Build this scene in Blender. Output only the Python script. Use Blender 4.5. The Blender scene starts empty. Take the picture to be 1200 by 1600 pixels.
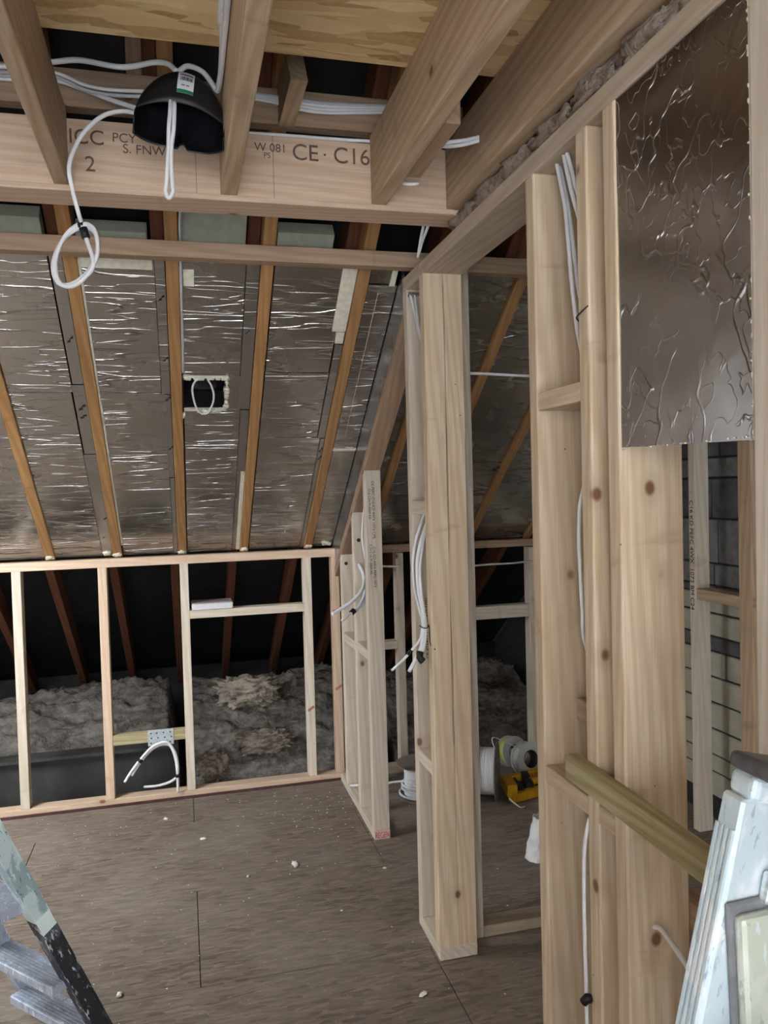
import bpy, bmesh, math, random
from mathutils import Matrix, Vector, noise

scn = bpy.context.scene
col = scn.collection
PI = math.pi

# ------------------------------------------------------------------ camera
cam_d = bpy.data.cameras.new('camera')
cam = bpy.data.objects.new('camera', cam_d); col.objects.link(cam)
cam_d.sensor_fit = 'VERTICAL'; cam_d.sensor_height = 24.0
cam_d.lens = 1235.0/1600.0*24.0
cam_d.clip_start = 0.02
yaw, pitch, roll = 0.25054772, -0.0300409, -0.02708038
fw = Vector((math.sin(yaw)*math.cos(pitch), math.cos(yaw)*math.cos(pitch), math.sin(pitch)))
rt = Vector((math.cos(yaw), -math.sin(yaw), 0)); up = rt.cross(fw)
r2 = rt*math.cos(roll)+up*math.sin(roll); u2 = -rt*math.sin(roll)+up*math.cos(roll)
M = Matrix((r2, u2, -fw)).transposed().to_4x4(); M.translation = (0, 0, 1.4)
cam.matrix_world = M
scn.camera = cam

# ------------------------------------------------------------------ world + daylight
w = bpy.data.worlds.new('sky'); scn.world = w; w.use_nodes = True
bg = w.node_tree.nodes['Background']
bg.inputs[0].default_value = (0.80, 0.90, 1.0, 1); bg.inputs[1].default_value = 1.0

def area(name, loc, sx, sy, power, rot, color):
    d = bpy.data.lights.new(name, 'AREA'); d.shape = 'RECTANGLE'; d.size = sx; d.size_y = sy
    d.energy = power; d.color = color
    o = bpy.data.objects.new(name, d); col.objects.link(o); o.location = loc; o.rotation_euler = rot
    return o
# daylight entering through the glazed doors behind the camera (window_1) and an invented roof window that brightens the floor (roof_window_added)
area('window_daylight', (-0.45, -1.86, 1.12), 2.5, 1.95, 270, (PI/2, 0, PI), (0.96, 0.98, 1.0))
area('floor_fill_light', (-1.72, 2.75, 3.808-0.713*2.75-0.03), 0.95, 1.15, 36, (math.radians(35.5), 0, 0), (0.92, 0.97, 1.0))  # added fill lamp, out of view, to brighten the floor

vs = scn.view_settings
vs.view_transform = 'Standard'; vs.look = 'None'; vs.gamma = 1.0; vs.use_curve_mapping = False
vs.exposure = 1.68

# ------------------------------------------------------------------ node helpers
def newmat(name, rough=0.6, metal=0.0, spec=0.4):
    m = bpy.data.materials.new(name); m.use_nodes = True
    nt = m.node_tree; b = nt.nodes['Principled BSDF']
    b.inputs['Roughness'].default_value = rough; b.inputs['Metallic'].default_value = metal
    b.inputs['Specular IOR Level'].default_value = spec
    return m, nt, b
def nd(nt, kind, **kw):
    n = nt.nodes.new(kind)
    for k, v in kw.items():
        if k.startswith('i_'):
            key = k[2:]
            key = int(key) if key.isdigit() else key.replace('_', ' ')
            n.inputs[key].default_value = v
        else: setattr(n, k, v)
    return n
def ln(nt, a, b): nt.links.new(a, b)
def coords(nt, scale=(1, 1, 1), jitter=True, rot=(0, 0, 0)):
    tc = nd(nt, 'ShaderNodeTexCoord'); mp = nd(nt, 'ShaderNodeMapping')
    mp.inputs['Scale'].default_value = scale; mp.inputs['Rotation'].default_value = rot
    if jitter:
        oi = nd(nt, 'ShaderNodeObjectInfo')
        va = nd(nt, 'ShaderNodeVectorMath', operation='MULTIPLY_ADD')
        cx = nd(nt, 'ShaderNodeCombineXYZ')
        for i, k in enumerate((7.3, 3.1, 11.7)):
            mm = nd(nt, 'ShaderNodeMath', operation='MULTIPLY'); mm.inputs[1].default_value = k
            ln(nt, oi.outputs['Random'], mm.inputs[0]); ln(nt, mm.outputs[0], cx.inputs[i])
        va.inputs[1].default_value = (1, 1, 1)
        ln(nt, tc.outputs['Object'], va.inputs[0]); ln(nt, cx.outputs[0], va.inputs[2])
        ln(nt, va.outputs[0], mp.inputs[0])
    else: ln(nt, tc.outputs['Object'], mp.inputs[0])
    return mp.outputs[0]
def remap(nt, src, a, b, c=0.0, d=1.0, smooth=False):
    n = nd(nt, 'ShaderNodeMapRange'); n.interpolation_type = 'SMOOTHSTEP' if smooth else 'LINEAR'
    n.inputs[1].default_value = a; n.inputs[2].default_value = b; n.inputs[3].default_value = c; n.inputs[4].default_value = d
    ln(nt, src, n.inputs[0]); return n.outputs[0]
def mixc(nt, fac, a, b, mode='MIX'):
    n = nd(nt, 'ShaderNodeMix', data_type='RGBA', blend_type=mode)
    for src, idx in ((fac, 0), (a, 6), (b, 7)):
        if hasattr(src, 'is_linked') or hasattr(src, 'links'): ln(nt, src, n.inputs[idx])
        elif idx == 0: n.inputs[0].default_value = src
        else: n.inputs[idx].default_value = (*src, 1)
    return n.outputs[2]
def math2(nt, op, a, b=0.0):
    n = nd(nt, 'ShaderNodeMath', operation=op)
    for i, s in enumerate((a, b)):
        if hasattr(s, 'links'): ln(nt, s, n.inputs[i])
        else: n.inputs[i].default_value = s
    return n.outputs[0]
def bump(nt, b, h, strength, dist):
    n = nd(nt, 'ShaderNodeBump'); n.inputs['Strength'].default_value = strength; n.inputs['Distance'].default_value = dist
    ln(nt, h, n.inputs['Height']); ln(nt, n.outputs[0], b.inputs['Normal']); return n

def wood(name, pale, mid, dark, knot=(0.16, 0.06, 0.025), knots=0.55, stain=0.0, rough=0.62):
    m, nt, b = newmat(name, rough, 0, 0.25)
    c1 = coords(nt, (1, 1, 0.07))
    wv = nd(nt, 'ShaderNodeTexWave', wave_type='BANDS', bands_direction='DIAGONAL', i_Scale=24.0, i_Distortion=7.0, i_Detail=2.5)
    wv.inputs['Detail Scale'].default_value = 0.9
    ln(nt, c1, wv.inputs[0])
    c2 = coords(nt, (1, 1, 0.025))
    fine = nd(nt, 'ShaderNodeTexNoise', i_Scale=260.0, i_Detail=3.0); ln(nt, c2, fine.inputs[0])
    c3 = coords(nt, (1, 1, 0.35))
    big = nd(nt, 'ShaderNodeTexNoise', i_Scale=7.0, i_Detail=3.0); ln(nt, c3, big.inputs[0])
    base = mixc(nt, remap(nt, wv.outputs['Fac'], 0.15, 0.95, 0.0, 0.95), pale, mid)
    base = mixc(nt, remap(nt, fine.outputs[0], 0.45, 0.72, 0, 0.45), base, dark)
    stk = nd(nt, 'ShaderNodeTexNoise', i_Scale=55.0, i_Detail=2.0); ln(nt, coords(nt, (1, 1, 0.02)), stk.inputs[0])
    base = mixc(nt, remap(nt, stk.outputs[0], 0.52, 0.70, 0, 0.5), base, mid)
    base = mixc(nt, remap(nt, big.outputs[0], 0.42, 0.75, 0, 0.45), base, mid)
    # knots
    c4 = coords(nt, (1, 1, 0.75))
    vo = nd(nt, 'ShaderNodeTexVoronoi', i_Scale=8.5); ln(nt, c4, vo.inputs[0])
    sel = nd(nt, 'ShaderNodeSeparateColor'); ln(nt, vo.outputs['Color'], sel.inputs[0])
    on = remap(nt, sel.outputs[0], knots, knots+0.02)
    core = math2(nt, 'MULTIPLY', remap(nt, vo.outputs['Distance'], 0.05, 0.11, 0.9, 0, True), on)
    halo = math2(nt, 'MULTIPLY', remap(nt, vo.outputs['Distance'], 0.08, 0.26, 0.5, 0, True), on)
    base = mixc(nt, halo, base, tuple(x*0.75 for x in mid))
    base = mixc(nt, core, base, knot)
    # short dark cross-grain figure
    fg = nd(nt, 'ShaderNodeTexNoise', i_Scale=6.0, i_Detail=4.0, i_Distortion=0.6); ln(nt, coords(nt, (0.8, 0.8, 2.2)), fg.inputs[0])
    base = mixc(nt, remap(nt, fg.outputs[0], 0.62, 0.74, 0, 0.55, True), base, dark)
    # nail holes
    c5 = coords(nt, (1, 1, 1))
    v2 = nd(nt, 'ShaderNodeTexVoronoi', i_Scale=13.0); ln(nt, c5, v2.inputs[0])
    base = mixc(nt, remap(nt, v2.outputs['Distance'], 0.020, 0.032, 0.8, 0), base, (0.06, 0.035, 0.02))
    if stain > 0:
        st = nd(nt, 'ShaderNodeTexNoise', i_Scale=11.0, i_Detail=5.0); ln(nt, coords(nt, (1, 1, 0.6)), st.inputs[0])
        base = mixc(nt, remap(nt, st.outputs[0], 0.55, 0.78, 0, stain), base, (0.17, 0.145, 0.13))
    # board to board tone
    oi = nd(nt, 'ShaderNodeObjectInfo')
    hs = nd(nt, 'ShaderNodeHueSaturation'); hs.inputs['Saturation'].default_value = 1.0
    ln(nt, remap(nt, oi.outputs['Random'], 0, 1, 0.9, 1.08), hs.inputs['Value']); ln(nt, base, hs.inputs['Color'])
    ln(nt, hs.outputs[0], b.inputs['Base Color'])
    bump(nt, b, fine.outputs[0], 0.12, 0.002)
    return m

WP = wood('pine_pale', (0.72, 0.65, 0.55), (0.64, 0.55, 0.44), (0.50, 0.41, 0.30), knots=0.66)
WW = wood('pine_warm', (0.74, 0.62, 0.47), (0.64, 0.49, 0.33), (0.46, 0.32, 0.19), knots=0.56, stain=0.22)
WK = wood('pine_pink', (0.70, 0.55, 0.42), (0.63, 0.45, 0.32), (0.50, 0.33, 0.22), knot=(0.20, 0.08, 0.045), knots=0.45)
WJ = wood('joist_brown', (0.54, 0.415, 0.295), (0.45, 0.31, 0.19), (0.33, 0.22, 0.13), knots=0.74, stain=0.25)
WR = wood('rafter_orange', (0.47, 0.27, 0.12), (0.37, 0.195, 0.08), (0.28, 0.14, 0.055), knot=(0.12, 0.05, 0.02), knots=0.66, stain=0.2)
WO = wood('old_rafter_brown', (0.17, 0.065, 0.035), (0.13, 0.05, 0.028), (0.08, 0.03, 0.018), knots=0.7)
WB = wood('batten_grey_brown', (0.42, 0.30, 0.215), (0.35, 0.235, 0.155), (0.25, 0.165, 0.105), knot=(0.16, 0.065, 0.035), knots=0.5)
WG = wood('treated_green', (0.50, 0.45, 0.29), (0.36, 0.30, 0.15), (0.20, 0.15, 0.06), knots=0.88)
WT = wood('plate_grey', (0.54, 0.455, 0.36), (0.46, 0.37, 0.28), (0.36, 0.28, 0.20), knots=0.8, stain=0.2)
WD = wood('dusty_plate', (0.40, 0.33, 0.255), (0.35, 0.28, 0.21), (0.28, 0.22, 0.16), knots=0.8, stain=0.3)

def osb(name, cols, scale=1.0, dust=0.0, rough=0.75):
    m, nt, b = newmat(name, rough, 0, 0.2)
    tc = nd(nt, 'ShaderNodeTexCoord')
    dn = nd(nt, 'ShaderNodeTexNoise', i_Scale=9.0*scale, i_Detail=2.0); ln(nt, tc.outputs['Object'], dn.inputs[0])
    va = nd(nt, 'ShaderNodeVectorMath', operation='MULTIPLY_ADD'); va.inputs[1].default_value = (0.022/scale,)*3
    ln(nt, dn.outputs['Color'], va.inputs[0]); ln(nt, tc.outputs['Object'], va.inputs[2])
    prev = None; hts = []
    for k, (sx, sy, r) in enumerate(((14, 80, 0.10), (17, 95, -0.30), (13, 62, 0.65))):
        mp = nd(nt, 'ShaderNodeMapping'); mp.inputs['Scale'].default_value = (sx*scale, sy*scale, 8)
        mp.inputs['Rotation'].default_value = (0, 0, r); mp.inputs['Location'].default_value = (k*3.7, k*1.3, 0)
        ln(nt, va.outputs[0], mp.inputs[0])
        v = nd(nt, 'ShaderNodeTexVoronoi', i_Scale=1.0, voronoi_dimensions='2D'); ln(nt, mp.outputs[0], v.inputs[0])
        s = nd(nt, 'ShaderNodeSeparateColor'); ln(nt, v.outputs['Color'], s.inputs[0])
        cr = nd(nt, 'ShaderNodeValToRGB'); cr.color_ramp.interpolation = 'LINEAR'
        e = cr.color_ramp.elements
        e[0].color = (*cols[0], 1); e[1].color = (*cols[-1], 1); e[1].position = 1
        for i, cc in enumerate(cols[1:-1]):
            x = e.new((i+1)/(len(cols)-1)); x.color = (*cc, 1)
        ln(nt, s.outputs[0], cr.inputs[0])
        hts.append(s.outputs[1])
        prev = cr.outputs[0] if prev is None else mixc(nt, remap(nt, s.outputs[1], 0.58, 0.66), prev, cr.outputs[0])
    fn = nd(nt, 'ShaderNodeTexNoise', i_Scale=70.0, i_Detail=4.0); ln(nt, tc.outputs['Object'], fn.inputs[0])
    prev = mixc(nt, remap(nt, fn.outputs[0], 0.35, 0.7, 0, 0.4), prev, cols[1])
    if dust:
        du = nd(nt, 'ShaderNodeTexNoise', i_Scale=2.4, i_Detail=6.0); ln(nt, tc.outputs['Object'], du.inputs[0])
        prev = mixc(nt, remap(nt, du.outputs[0], 0.38, 0.72, 0.1, dust), prev, (0.33, 0.29, 0.25))
        sp = nd(nt, 'ShaderNodeTexVoronoi', i_Scale=34.0); ln(nt, tc.outputs['Object'], sp.inputs[0])
        prev = mixc(nt, remap(nt, sp.outputs['Distance'], 0.05, 0.075, 0.5, 0), prev, (0.62, 0.58, 0.52))
    ln(nt, prev, b.inputs['Base Color'])
    bump(nt, b, hts[0], 0.15, 0.002)
    return m
OSBF = osb('floor_chipboard', ((0.085, 0.062, 0.046), (0.155, 0.12, 0.094), (0.185, 0.143, 0.11), (0.255, 0.205, 0.16)), 1.5, 0.42)
OSBC = osb('ceiling_osb', ((0.34, 0.20, 0.085), (0.62, 0.44, 0.23), (0.68, 0.50, 0.28), (0.76, 0.60, 0.37)), 0.55)

def foil(name, tint=(0.74, 0.72, 0.68), across=True, strength=0.9, rough=0.17, soft=0.25, dens=0.5):
    m, nt, b = newmat(name, rough, 1.0, 0.5)
    sc = (1.9, 1, 14) if across else (11, 11, 9)
    hs = []
    msk = nd(nt, 'ShaderNodeTexNoise', i_Scale=3.0 if across else 5.0, i_Detail=2.0); ln(nt, coords(nt, (1, 1, 1.4)), msk.inputs[0])
    for k, (f, amp, wdt) in enumerate(((1.0, 1.0, 0.026 if across else 0.013), (2.2, 0.4, 0.028 if across else 0.013))):
        c = coords(nt, tuple(s*f for s in sc))
        n = nd(nt, 'ShaderNodeTexNoise', i_Scale=1.0, i_Detail=2.0, i_Roughness=0.4, i_Distortion=0.3); ln(nt, c, n.inputs[0])
        a = math2(nt, 'ABSOLUTE', math2(nt, 'SUBTRACT', n.outputs[0], 0.5))
        rdg = remap(nt, a, 0.0, wdt, amp, 0, True)
        hs.append(math2(nt, 'MULTIPLY', rdg, remap(nt, msk.outputs[0], dens-0.14, dens+0.12, 0, 1, True)))
    sm = nd(nt, 'ShaderNodeTexNoise', i_Scale=9.0, i_Detail=2.0); ln(nt, coords(nt), sm.inputs[0])
    h = math2(nt, 'ADD', math2(nt, 'ADD', hs[0], hs[1]), math2(nt, 'MULTIPLY', sm.outputs[0], soft))
    bump(nt, b, h, strength, 0.004)
    sc2 = nd(nt, 'ShaderNodeTexNoise', i_Scale=9.0, i_Detail=6.0); ln(nt, coords(nt), sc2.inputs[0])
    ln(nt, remap(nt, sc2.outputs[0], 0.35, 0.7, rough*0.9, rough*1.25), b.inputs['Roughness'])
    cc = mixc(nt, remap(nt, sc2.outputs[0], 0.5, 0.75, 0, 0.12), tint, (0.80, 0.79, 0.77))
    ln(nt, cc, b.inputs['Base Color'])
    return m
FO = foil('foil_facing', (0.56, 0.55, 0.545), True, 0.9, 0.24, 0.25, 0.42)
FS = foil('foil_tape', (0.52, 0.52, 0.53), True, 0.6, 0.30, 0.4, 0.5)
FP = foil('foil_crumpled', (0.44, 0.43, 0.43), False, 0.42, 0.2, 0.10, 0.52)

def plain(name, colr, rough=0.6, metal=0.0, var=0.15, scale=20.0, bmp=0.0, spec=0.4):
    m, nt, b = newmat(name, rough, metal, spec)
    n = nd(nt, 'ShaderNodeTexNoise', i_Scale=scale, i_Detail=4.0); ln(nt, coords(nt), n.inputs[0])
    ln(nt, mixc(nt, remap(nt, n.outputs[0], 0.3, 0.7), tuple(x*(1-var) for x in colr), tuple(min(1, x*(1+var)) for x in colr)), b.inputs['Base Color'])
    if bmp: bump(nt, b, n.outputs[0], bmp, 0.004)
    return m
CREAM = plain('foam_cream', (0.72, 0.70, 0.58), 0.85, 0, 0.12, 60, 0.5)
PALEG = plain('foil_sheen_pale', (0.34, 0.36, 0.30), 0.6, 0, 0.08, 40, 0.1)  # matt pale green painting the foil's reflection at a grazing angle
BLACKP = plain('black_plastic', (0.010, 0.011, 0.014), 0.13, 0, 0.2, 30, 0.0, 0.6)
BLACKM = plain('black_plastic_matt', (0.014, 0.012, 0.011), 0.5, 0, 0.2, 30, 0.0, 0.5)
BLACKT = plain('black_tape', (0.008, 0.008, 0.008), 0.5)
PVC = plain('white_cable_pvc', (0.78, 0.79, 0.82), 0.42, 0, 0.04, 30)
PVCG = plain('grey_cable_pvc', (0.52, 0.53, 0.56), 0.45, 0, 0.06, 30)
INK = plain('grey_ink', (0.15, 0.10, 0.075), 0.8, 0, 0.3, 90)
INKB = plain('black_ink', (0.035, 0.032, 0.03), 0.8, 0, 0.3, 90)
INKR = plain('red_ink', (0.55, 0.06, 0.07), 0.8, 0, 0.2, 90)
REDC = plain('red_chalk', (0.50, 0.22, 0.14), 0.9, 0, 0.2, 60)
PAPER = plain('sticker_paper', (0.82, 0.83, 0.86), 0.5, 0, 0.03)
GREENI = plain('sticker_green', (0.02, 0.24, 0.10), 0.5, 0, 0.05)
FELT = plain('roofing_felt', (0.012, 0.012, 0.013), 0.6, 0, 0.5, 14, 0.6)
MAROON = plain('maroon_strip', (0.07, 0.025, 0.025), 0.6, 0, 0.3, 40)
STEEL = plain('primed_steel', (0.045, 0.043, 0.042), 0.7, 0.0, 0.2, 14)
GALV = plain('galvanised_plate', (0.62, 0.68, 0.72), 0.38, 0.7, 0.2, 160)
YELLOW = plain('yellow_plastic', (0.62, 0.33, 0.015), 0.45, 0, 0.12, 20)
REELG = plain('reel_flange_card', (0.20, 0.17, 0.14), 0.7, 0, 0.12, 20)
REELW = plain('reel_flange_pale', (0.55, 0.56, 0.55), 0.6, 0, 0.06, 20)
LIME = plain('lime_tape', (0.52, 0.55, 0.10), 0.5, 0, 0.1, 20)
BAGM = plain('white_sack', (0.72, 0.73, 0.74), 0.55, 0, 0.08, 14, 0.3)
BLOCKD = plain('block_grey', (0.13, 0.13, 0.14), 0.9, 0, 0.25, 25, 0.4)
BLOCKM = plain('block_mid_grey', (0.22, 0.22, 0.225), 0.9, 0, 0.22, 25, 0.4)
BLOCKC = plain('block_cream', (0.50, 0.475, 0.385), 0.85, 0, 0.12, 18, 0.3)
MORTAR = plain('mortar', (0.04, 0.038, 0.036), 0.95, 0, 0.3, 40, 0.5)
PLASTERB = plain('plasterboard', (0.46, 0.42, 0.38), 0.85, 0, 0.06, 6)
WFRAME = plain('window_frame_white', (0.75, 0.76, 0.78), 0.4, 0, 0.03)
TILEB = plain('box_lilac', (0.36, 0.29, 0.29), 0.7, 0, 0.1, 30)
TILEW = plain('box_white', (0.70, 0.70, 0.74), 0.6, 0, 0.05, 30)
CRUMB = plain('foam_crumb', (0.72, 0.70, 0.64), 0.85, 0, 0.1, 90)

def wool(name, a, bb, c):
    m, nt, b = newmat(name, 0.95, 0, 0.1)
    n1 = nd(nt, 'ShaderNodeTexNoise', i_Scale=14.0, i_Detail=8.0, i_Distortion=0.8); ln(nt, coords(nt, (1, 1, 2.2)), n1.inputs[0])
    n2 = nd(nt, 'ShaderNodeTexNoise', i_Scale=38.0, i_Detail=6.0, i_Distortion=0.8); ln(nt, coords(nt), n2.inputs[0])
    k = mixc(nt, remap(nt, n1.outputs[0], 0.35, 0.65), a, bb)
    ln(nt, mixc(nt, remap(nt, n2.outputs[0], 0.45, 0.75, 0, 0.6), k, c), b.inputs['Base Color'])
    bump(nt, b, math2(nt, 'ADD', n2.outputs[0], n1.outputs[0]), 0.7, 0.018)
    return m
WOOLG = wool('mineral_wool_grey', (0.10, 0.088, 0.079), (0.22, 0.197, 0.175), (0.055, 0.048, 0.043))
WOOLG2 = wool('mineral_wool_brown', (0.15, 0.12, 0.10), (0.27, 0.23, 0.195), (0.09, 0.07, 0.058))
WOOLB = wool('dirty_wool', (0.26, 0.205, 0.165), (0.40, 0.335, 0.28), (0.11, 0.08, 0.065))
WOOLP = wool('mineral_wool_pale', (0.26, 0.22, 0.18), (0.42, 0.37, 0.31), (0.16, 0.125, 0.10))

def paintmetal(name, a, bb, thr, dark=None):
    m, nt, b = newmat(name, 0.5, 0.25, 0.5)
    n1 = nd(nt, 'ShaderNodeTexNoise', i_Scale=26.0, i_Detail=6.0, i_Distortion=0.6); ln(nt, coords(nt, (1, 1, 0.6)), n1.inputs[0])
    n2 = nd(nt, 'ShaderNodeTexNoise', i_Scale=85.0, i_Detail=5.0, i_Roughness=0.65); ln(nt, coords(nt, (1, 1, 0.3)), n2.inputs[0])
    k = mixc(nt, remap(nt, n1.outputs[0], thr, thr+0.06), a, bb)
    k = mixc(nt, remap(nt, n2.outputs[0], 0.59, 0.63, 0, 0.85), k, (0.74, 0.82, 0.86))
    if dark: k = mixc(nt, remap(nt, n2.outputs[0], 0.40, 0.36, 0, 0.8), k, dark)
    ln(nt, k, b.inputs['Base Color']); bump(nt, b, n1.outputs[0], 0.25, 0.003)
    return m
LADA = paintmetal('ladder_paint_pale', (0.34, 0.47, 0.49), (0.62, 0.74, 0.76), 0.47, (0.07, 0.11, 0.12))
LADB = paintmetal('ladder_paint_black', (0.03, 0.033, 0.04), (0.10, 0.11, 0.13), 0.55)
LADT = paintmetal('ladder_tread_grey', (0.40, 0.45, 0.55), (0.48, 0.54, 0.64), 0.5, (0.25, 0.28, 0.36))
LADW = paintmetal('ladder_rail_white', (0.62, 0.74, 0.80), (0.80, 0.85, 0.88), 0.5, (0.35, 0.42, 0.50))
LADG = paintmetal('ladder_leg_green', (0.60, 0.66, 0.56), (0.68, 0.72, 0.64), 0.5, (0.42, 0.46, 0.40))
GALVD = plain('ladder_gap_grey', (0.22, 0.23, 0.25), 0.5, 0.2, 0.3, 30)  # grey for the shade in the gap around the leg
CAPD = plain('ladder_cap_grey', (0.10, 0.095, 0.10), 0.5, 0, 0.4, 30)

# ------------------------------------------------------------------ object helpers
def link(o, parent=None):
    col.objects.link(o)
    if parent is not None:
        o.parent = parent; o.matrix_parent_inverse = parent.matrix_basis.inverted()
    return o
def obj(name, bm, mat, parent=None, smooth=False):
    me = bpy.data.meshes.new(name)
    bmesh.ops.recalc_face_normals(bm, faces=bm.faces)
    bm.to_mesh(me); bm.free()
    if smooth:
        for p in me.polygons: p.use_smooth = True
    me.materials.append(mat)
    o = bpy.data.objects.new(name, me)
    return link(o, parent)
def tag(o, label, cat, group=None):
    o['label'] = label; o['category'] = cat
    if group: o['group'] = group
    return o
def empty(name, loc=(0, 0, 0)):
    o = bpy.data.objects.new(name, None); o.empty_display_size = 0.1; o.location = loc
    col.objects.link(o); return o
def struct(o): o['kind'] = 'structure'; return o
def boxbm(x0, x1, y0, y1, z0, z1, bev=0.0, seg=2, bm=None):
    own = bm is None
    b = bmesh.new()
    vs_ = [b.verts.new((x, y, z)) for x in (x0, x1) for y in (y0, y1) for z in (z0, z1)]
    for f in ((0, 1, 3, 2), (4, 6, 7, 5), (0, 4, 5, 1), (2, 3, 7, 6), (0, 2, 6, 4), (1, 5, 7, 3)):
        b.faces.new([vs_[i] for i in f])
    if bev: bmesh.ops.bevel(b, geom=b.edges[:], offset=bev, segments=seg, affect='EDGES', profile=0.5)
    if own: return b
    me = bpy.data.meshes.new('t'); b.to_mesh(me); b.free(); bm.from_mesh(me); bpy.data.meshes.remove(me)
    return bm
AX = {'z': Matrix(((1, 0, 0), (0, 1, 0), (0, 0, 1))),
      'x': Matrix(((0, 0, 1), (1, 0, 0), (0, 1, 0))),
      'y': Matrix(((0, 1, 0), (0, 0, 1), (1, 0, 0)))}
def timber(name, x0, x1, y0, y1, z0, z1, mat, axis='z', parent=None, bev=0.0025):
    """an axis-aligned timber whose local Z runs along its length"""
    dx, dy, dz = x1-x0, y1-y0, z1-z0
    if axis == 'z': b = boxbm(0, dx, 0, dy, 0, dz, bev)
    elif axis == 'x': b = boxbm(0, dy, 0, dz, 0, dx, bev)
    else: b = boxbm(0, dz, 0, dx, 0, dy, bev)
    o = obj(name, b, mat)
    o.matrix_basis = Matrix.Translation((x0, y0, z0)) @ AX[axis].to_4x4()
    if parent is not None:
        o.parent = parent; o.matrix_parent_inverse = parent.matrix_basis.inverted()
    return o
# the roof slope: underside of the rafters is z = SC - SS*y
SS, SC = 0.713, 3.808
NRM = math.sqrt(1+SS*SS)
SM = Matrix(((1, 0, 0), (0, SS/NRM, -1/NRM), (0, 1/NRM, SS/NRM)))   # columns: X, outward normal, up the slope
def sloped(name, x0, x1, ylow, yhigh, n0, n1, mat, parent=None, bev=0.0, bm=None):
    """a box lying on the slope; ylow is the eaves end (larger y), n0..n1 its depth along the outward normal"""
    b = bm if bm is not None else boxbm(0, x1-x0, n0, n1, 0, (ylow-yhigh)*NRM, bev)
    o = obj(name, b, mat)
    o.matrix_basis = Matrix.Translation((x0, ylow, SC-SS*ylow)) @ SM.to_4x4()
    if parent is not None:
        o.parent = parent; o.matrix_parent_inverse = parent.matrix_basis.inverted()
    return o
def catmull(pts, n=8):
    P = [Vector(p) for p in pts]
    P = [P[0]*2-P[1]]+P+[P[-1]*2-P[-2]]
    out = []
    for i in range(1, len(P)-2):
        for k in range(n):
            t = k/n; a, b, c, d = P[i-1:i+3]
            out.append(0.5*((2*b)+(-a+c)*t+(2*a-5*b+4*c-d)*t*t+(-a+3*b-3*c+d)*t**3))
    out.append(P[-2]); return out
def tubebm(pts, r, sides=8, n=8, bm=None, smoothpath=True):
    bm = bm or bmesh.new()
    P = catmull(pts, n) if smoothpath else [Vector(p) for p in pts]
    prev = None; N = None
    for i, p in enumerate(P):
        t = (P[min(i+1, len(P)-1)]-P[max(i-1, 0)]).normalized()
        if N is None: N = t.orthogonal().normalized()
        N = (N-t*N.dot(t)).normalized(); B = t.cross(N)
        ring = [bm.verts.new(p+r*(math.cos(2*PI*k/sides)*N+math.sin(2*PI*k/sides)*B)) for k in range(sides)]
        if prev:
            for k in range(sides): bm.faces.new((prev[k], prev[(k+1) % sides], ring[(k+1) % sides], ring[k]))
        else: bm.faces.new(ring[::-1])
        prev = ring
    bm.faces.new(prev); return bm
def cable(pts, r, label, group=None, mat=None, name='cable', n=8):
    o = obj(name, tubebm(pts, r, 8, n), mat or PVC, None, True)
    return tag(o, label, 'cable', group)
def band(pts, r, parent, mat=None, name='tape'):
    return obj(name, tubebm(pts, r, 10, 2), mat or BLACKT, parent, True)
def textobj(s, size, mat, parent, M_, name='stamp', extr=0.0004):
    cu = bpy.data.curves.new('txt', 'FONT'); cu.body = s; cu.size = size; cu.extrude = extr
    t = bpy.data.objects.new('txt', cu); col.objects.link(t)
    bpy.context.view_layer.update()
    dg = bpy.context.evaluated_depsgraph_get()
    me = bpy.data.meshes.new_from_object(t.evaluated_get(dg))
    bpy.data.objects.remove(t); bpy.data.curves.remove(cu)
    me.materials.clear(); me.materials.append(mat)
    o = bpy.data.objects.new(name, me); o.matrix_basis = M_
    col.objects.link(o)
    if parent is not None:
        o.parent = parent; o.matrix_parent_inverse = parent.matrix_basis.inverted()
    return o
def frame(loc, ex, ey, ez):
    m = Matrix((Vector(ex), Vector(ey), Vector(ez))).transposed().to_4x4(); m.translation = loc; return m
FRONT = ((1, 0, 0), (0, 0, 1), (0, -1, 0))     # writing on a face that looks towards -Y
def lump(name, c, s, mat, seed, amp=0.25, f=3.0, sub=5, parent=None, fold=0.5):
    b = bmesh.new(); bmesh.ops.create_icosphere(b, subdivisions=sub, radius=1.0)
    o = Vector((seed*3.17, seed*1.71, seed*5.3))
    for v in b.verts:
        d = v.co.normalized()
        q = Vector([math.copysign(abs(t)**0.7, t) for t in d])
        n1 = noise.fractal(d*f*0.6+o, 1.0, 2.0, 5)
        n2 = 1-abs(noise.noise(Vector((d.x*f, d.y*f, d.z*f*2.4))+o*2))*2
        k = 1+amp*n1+amp*fold*(n2-0.5)+amp*0.25*noise.noise(d*f*6+o)
        v.co = Vector((q.x*s[0]*k, q.y*s[1]*k, q.z*s[2]*k))
    ob = obj(name, b, mat, None, True); ob.location = c
    if parent is not None:
        ob.parent = parent; ob.matrix_parent_inverse = parent.matrix_basis.inverted()
    return ob
def lathebm(prof, seg=32, bm=None):
    bm = bm or bmesh.new(); rings = []
    for r, z in prof:
        rings.append([bm.verts.new((r*math.cos(2*PI*k/seg), r*math.sin(2*PI*k/seg), z)) for k in range(seg)])
    for a, b in zip(rings, rings[1:]):
        for k in range(seg): bm.faces.new((a[k], a[(k+1) % seg], b[(k+1) % seg], b[k]))
    return bm

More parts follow.
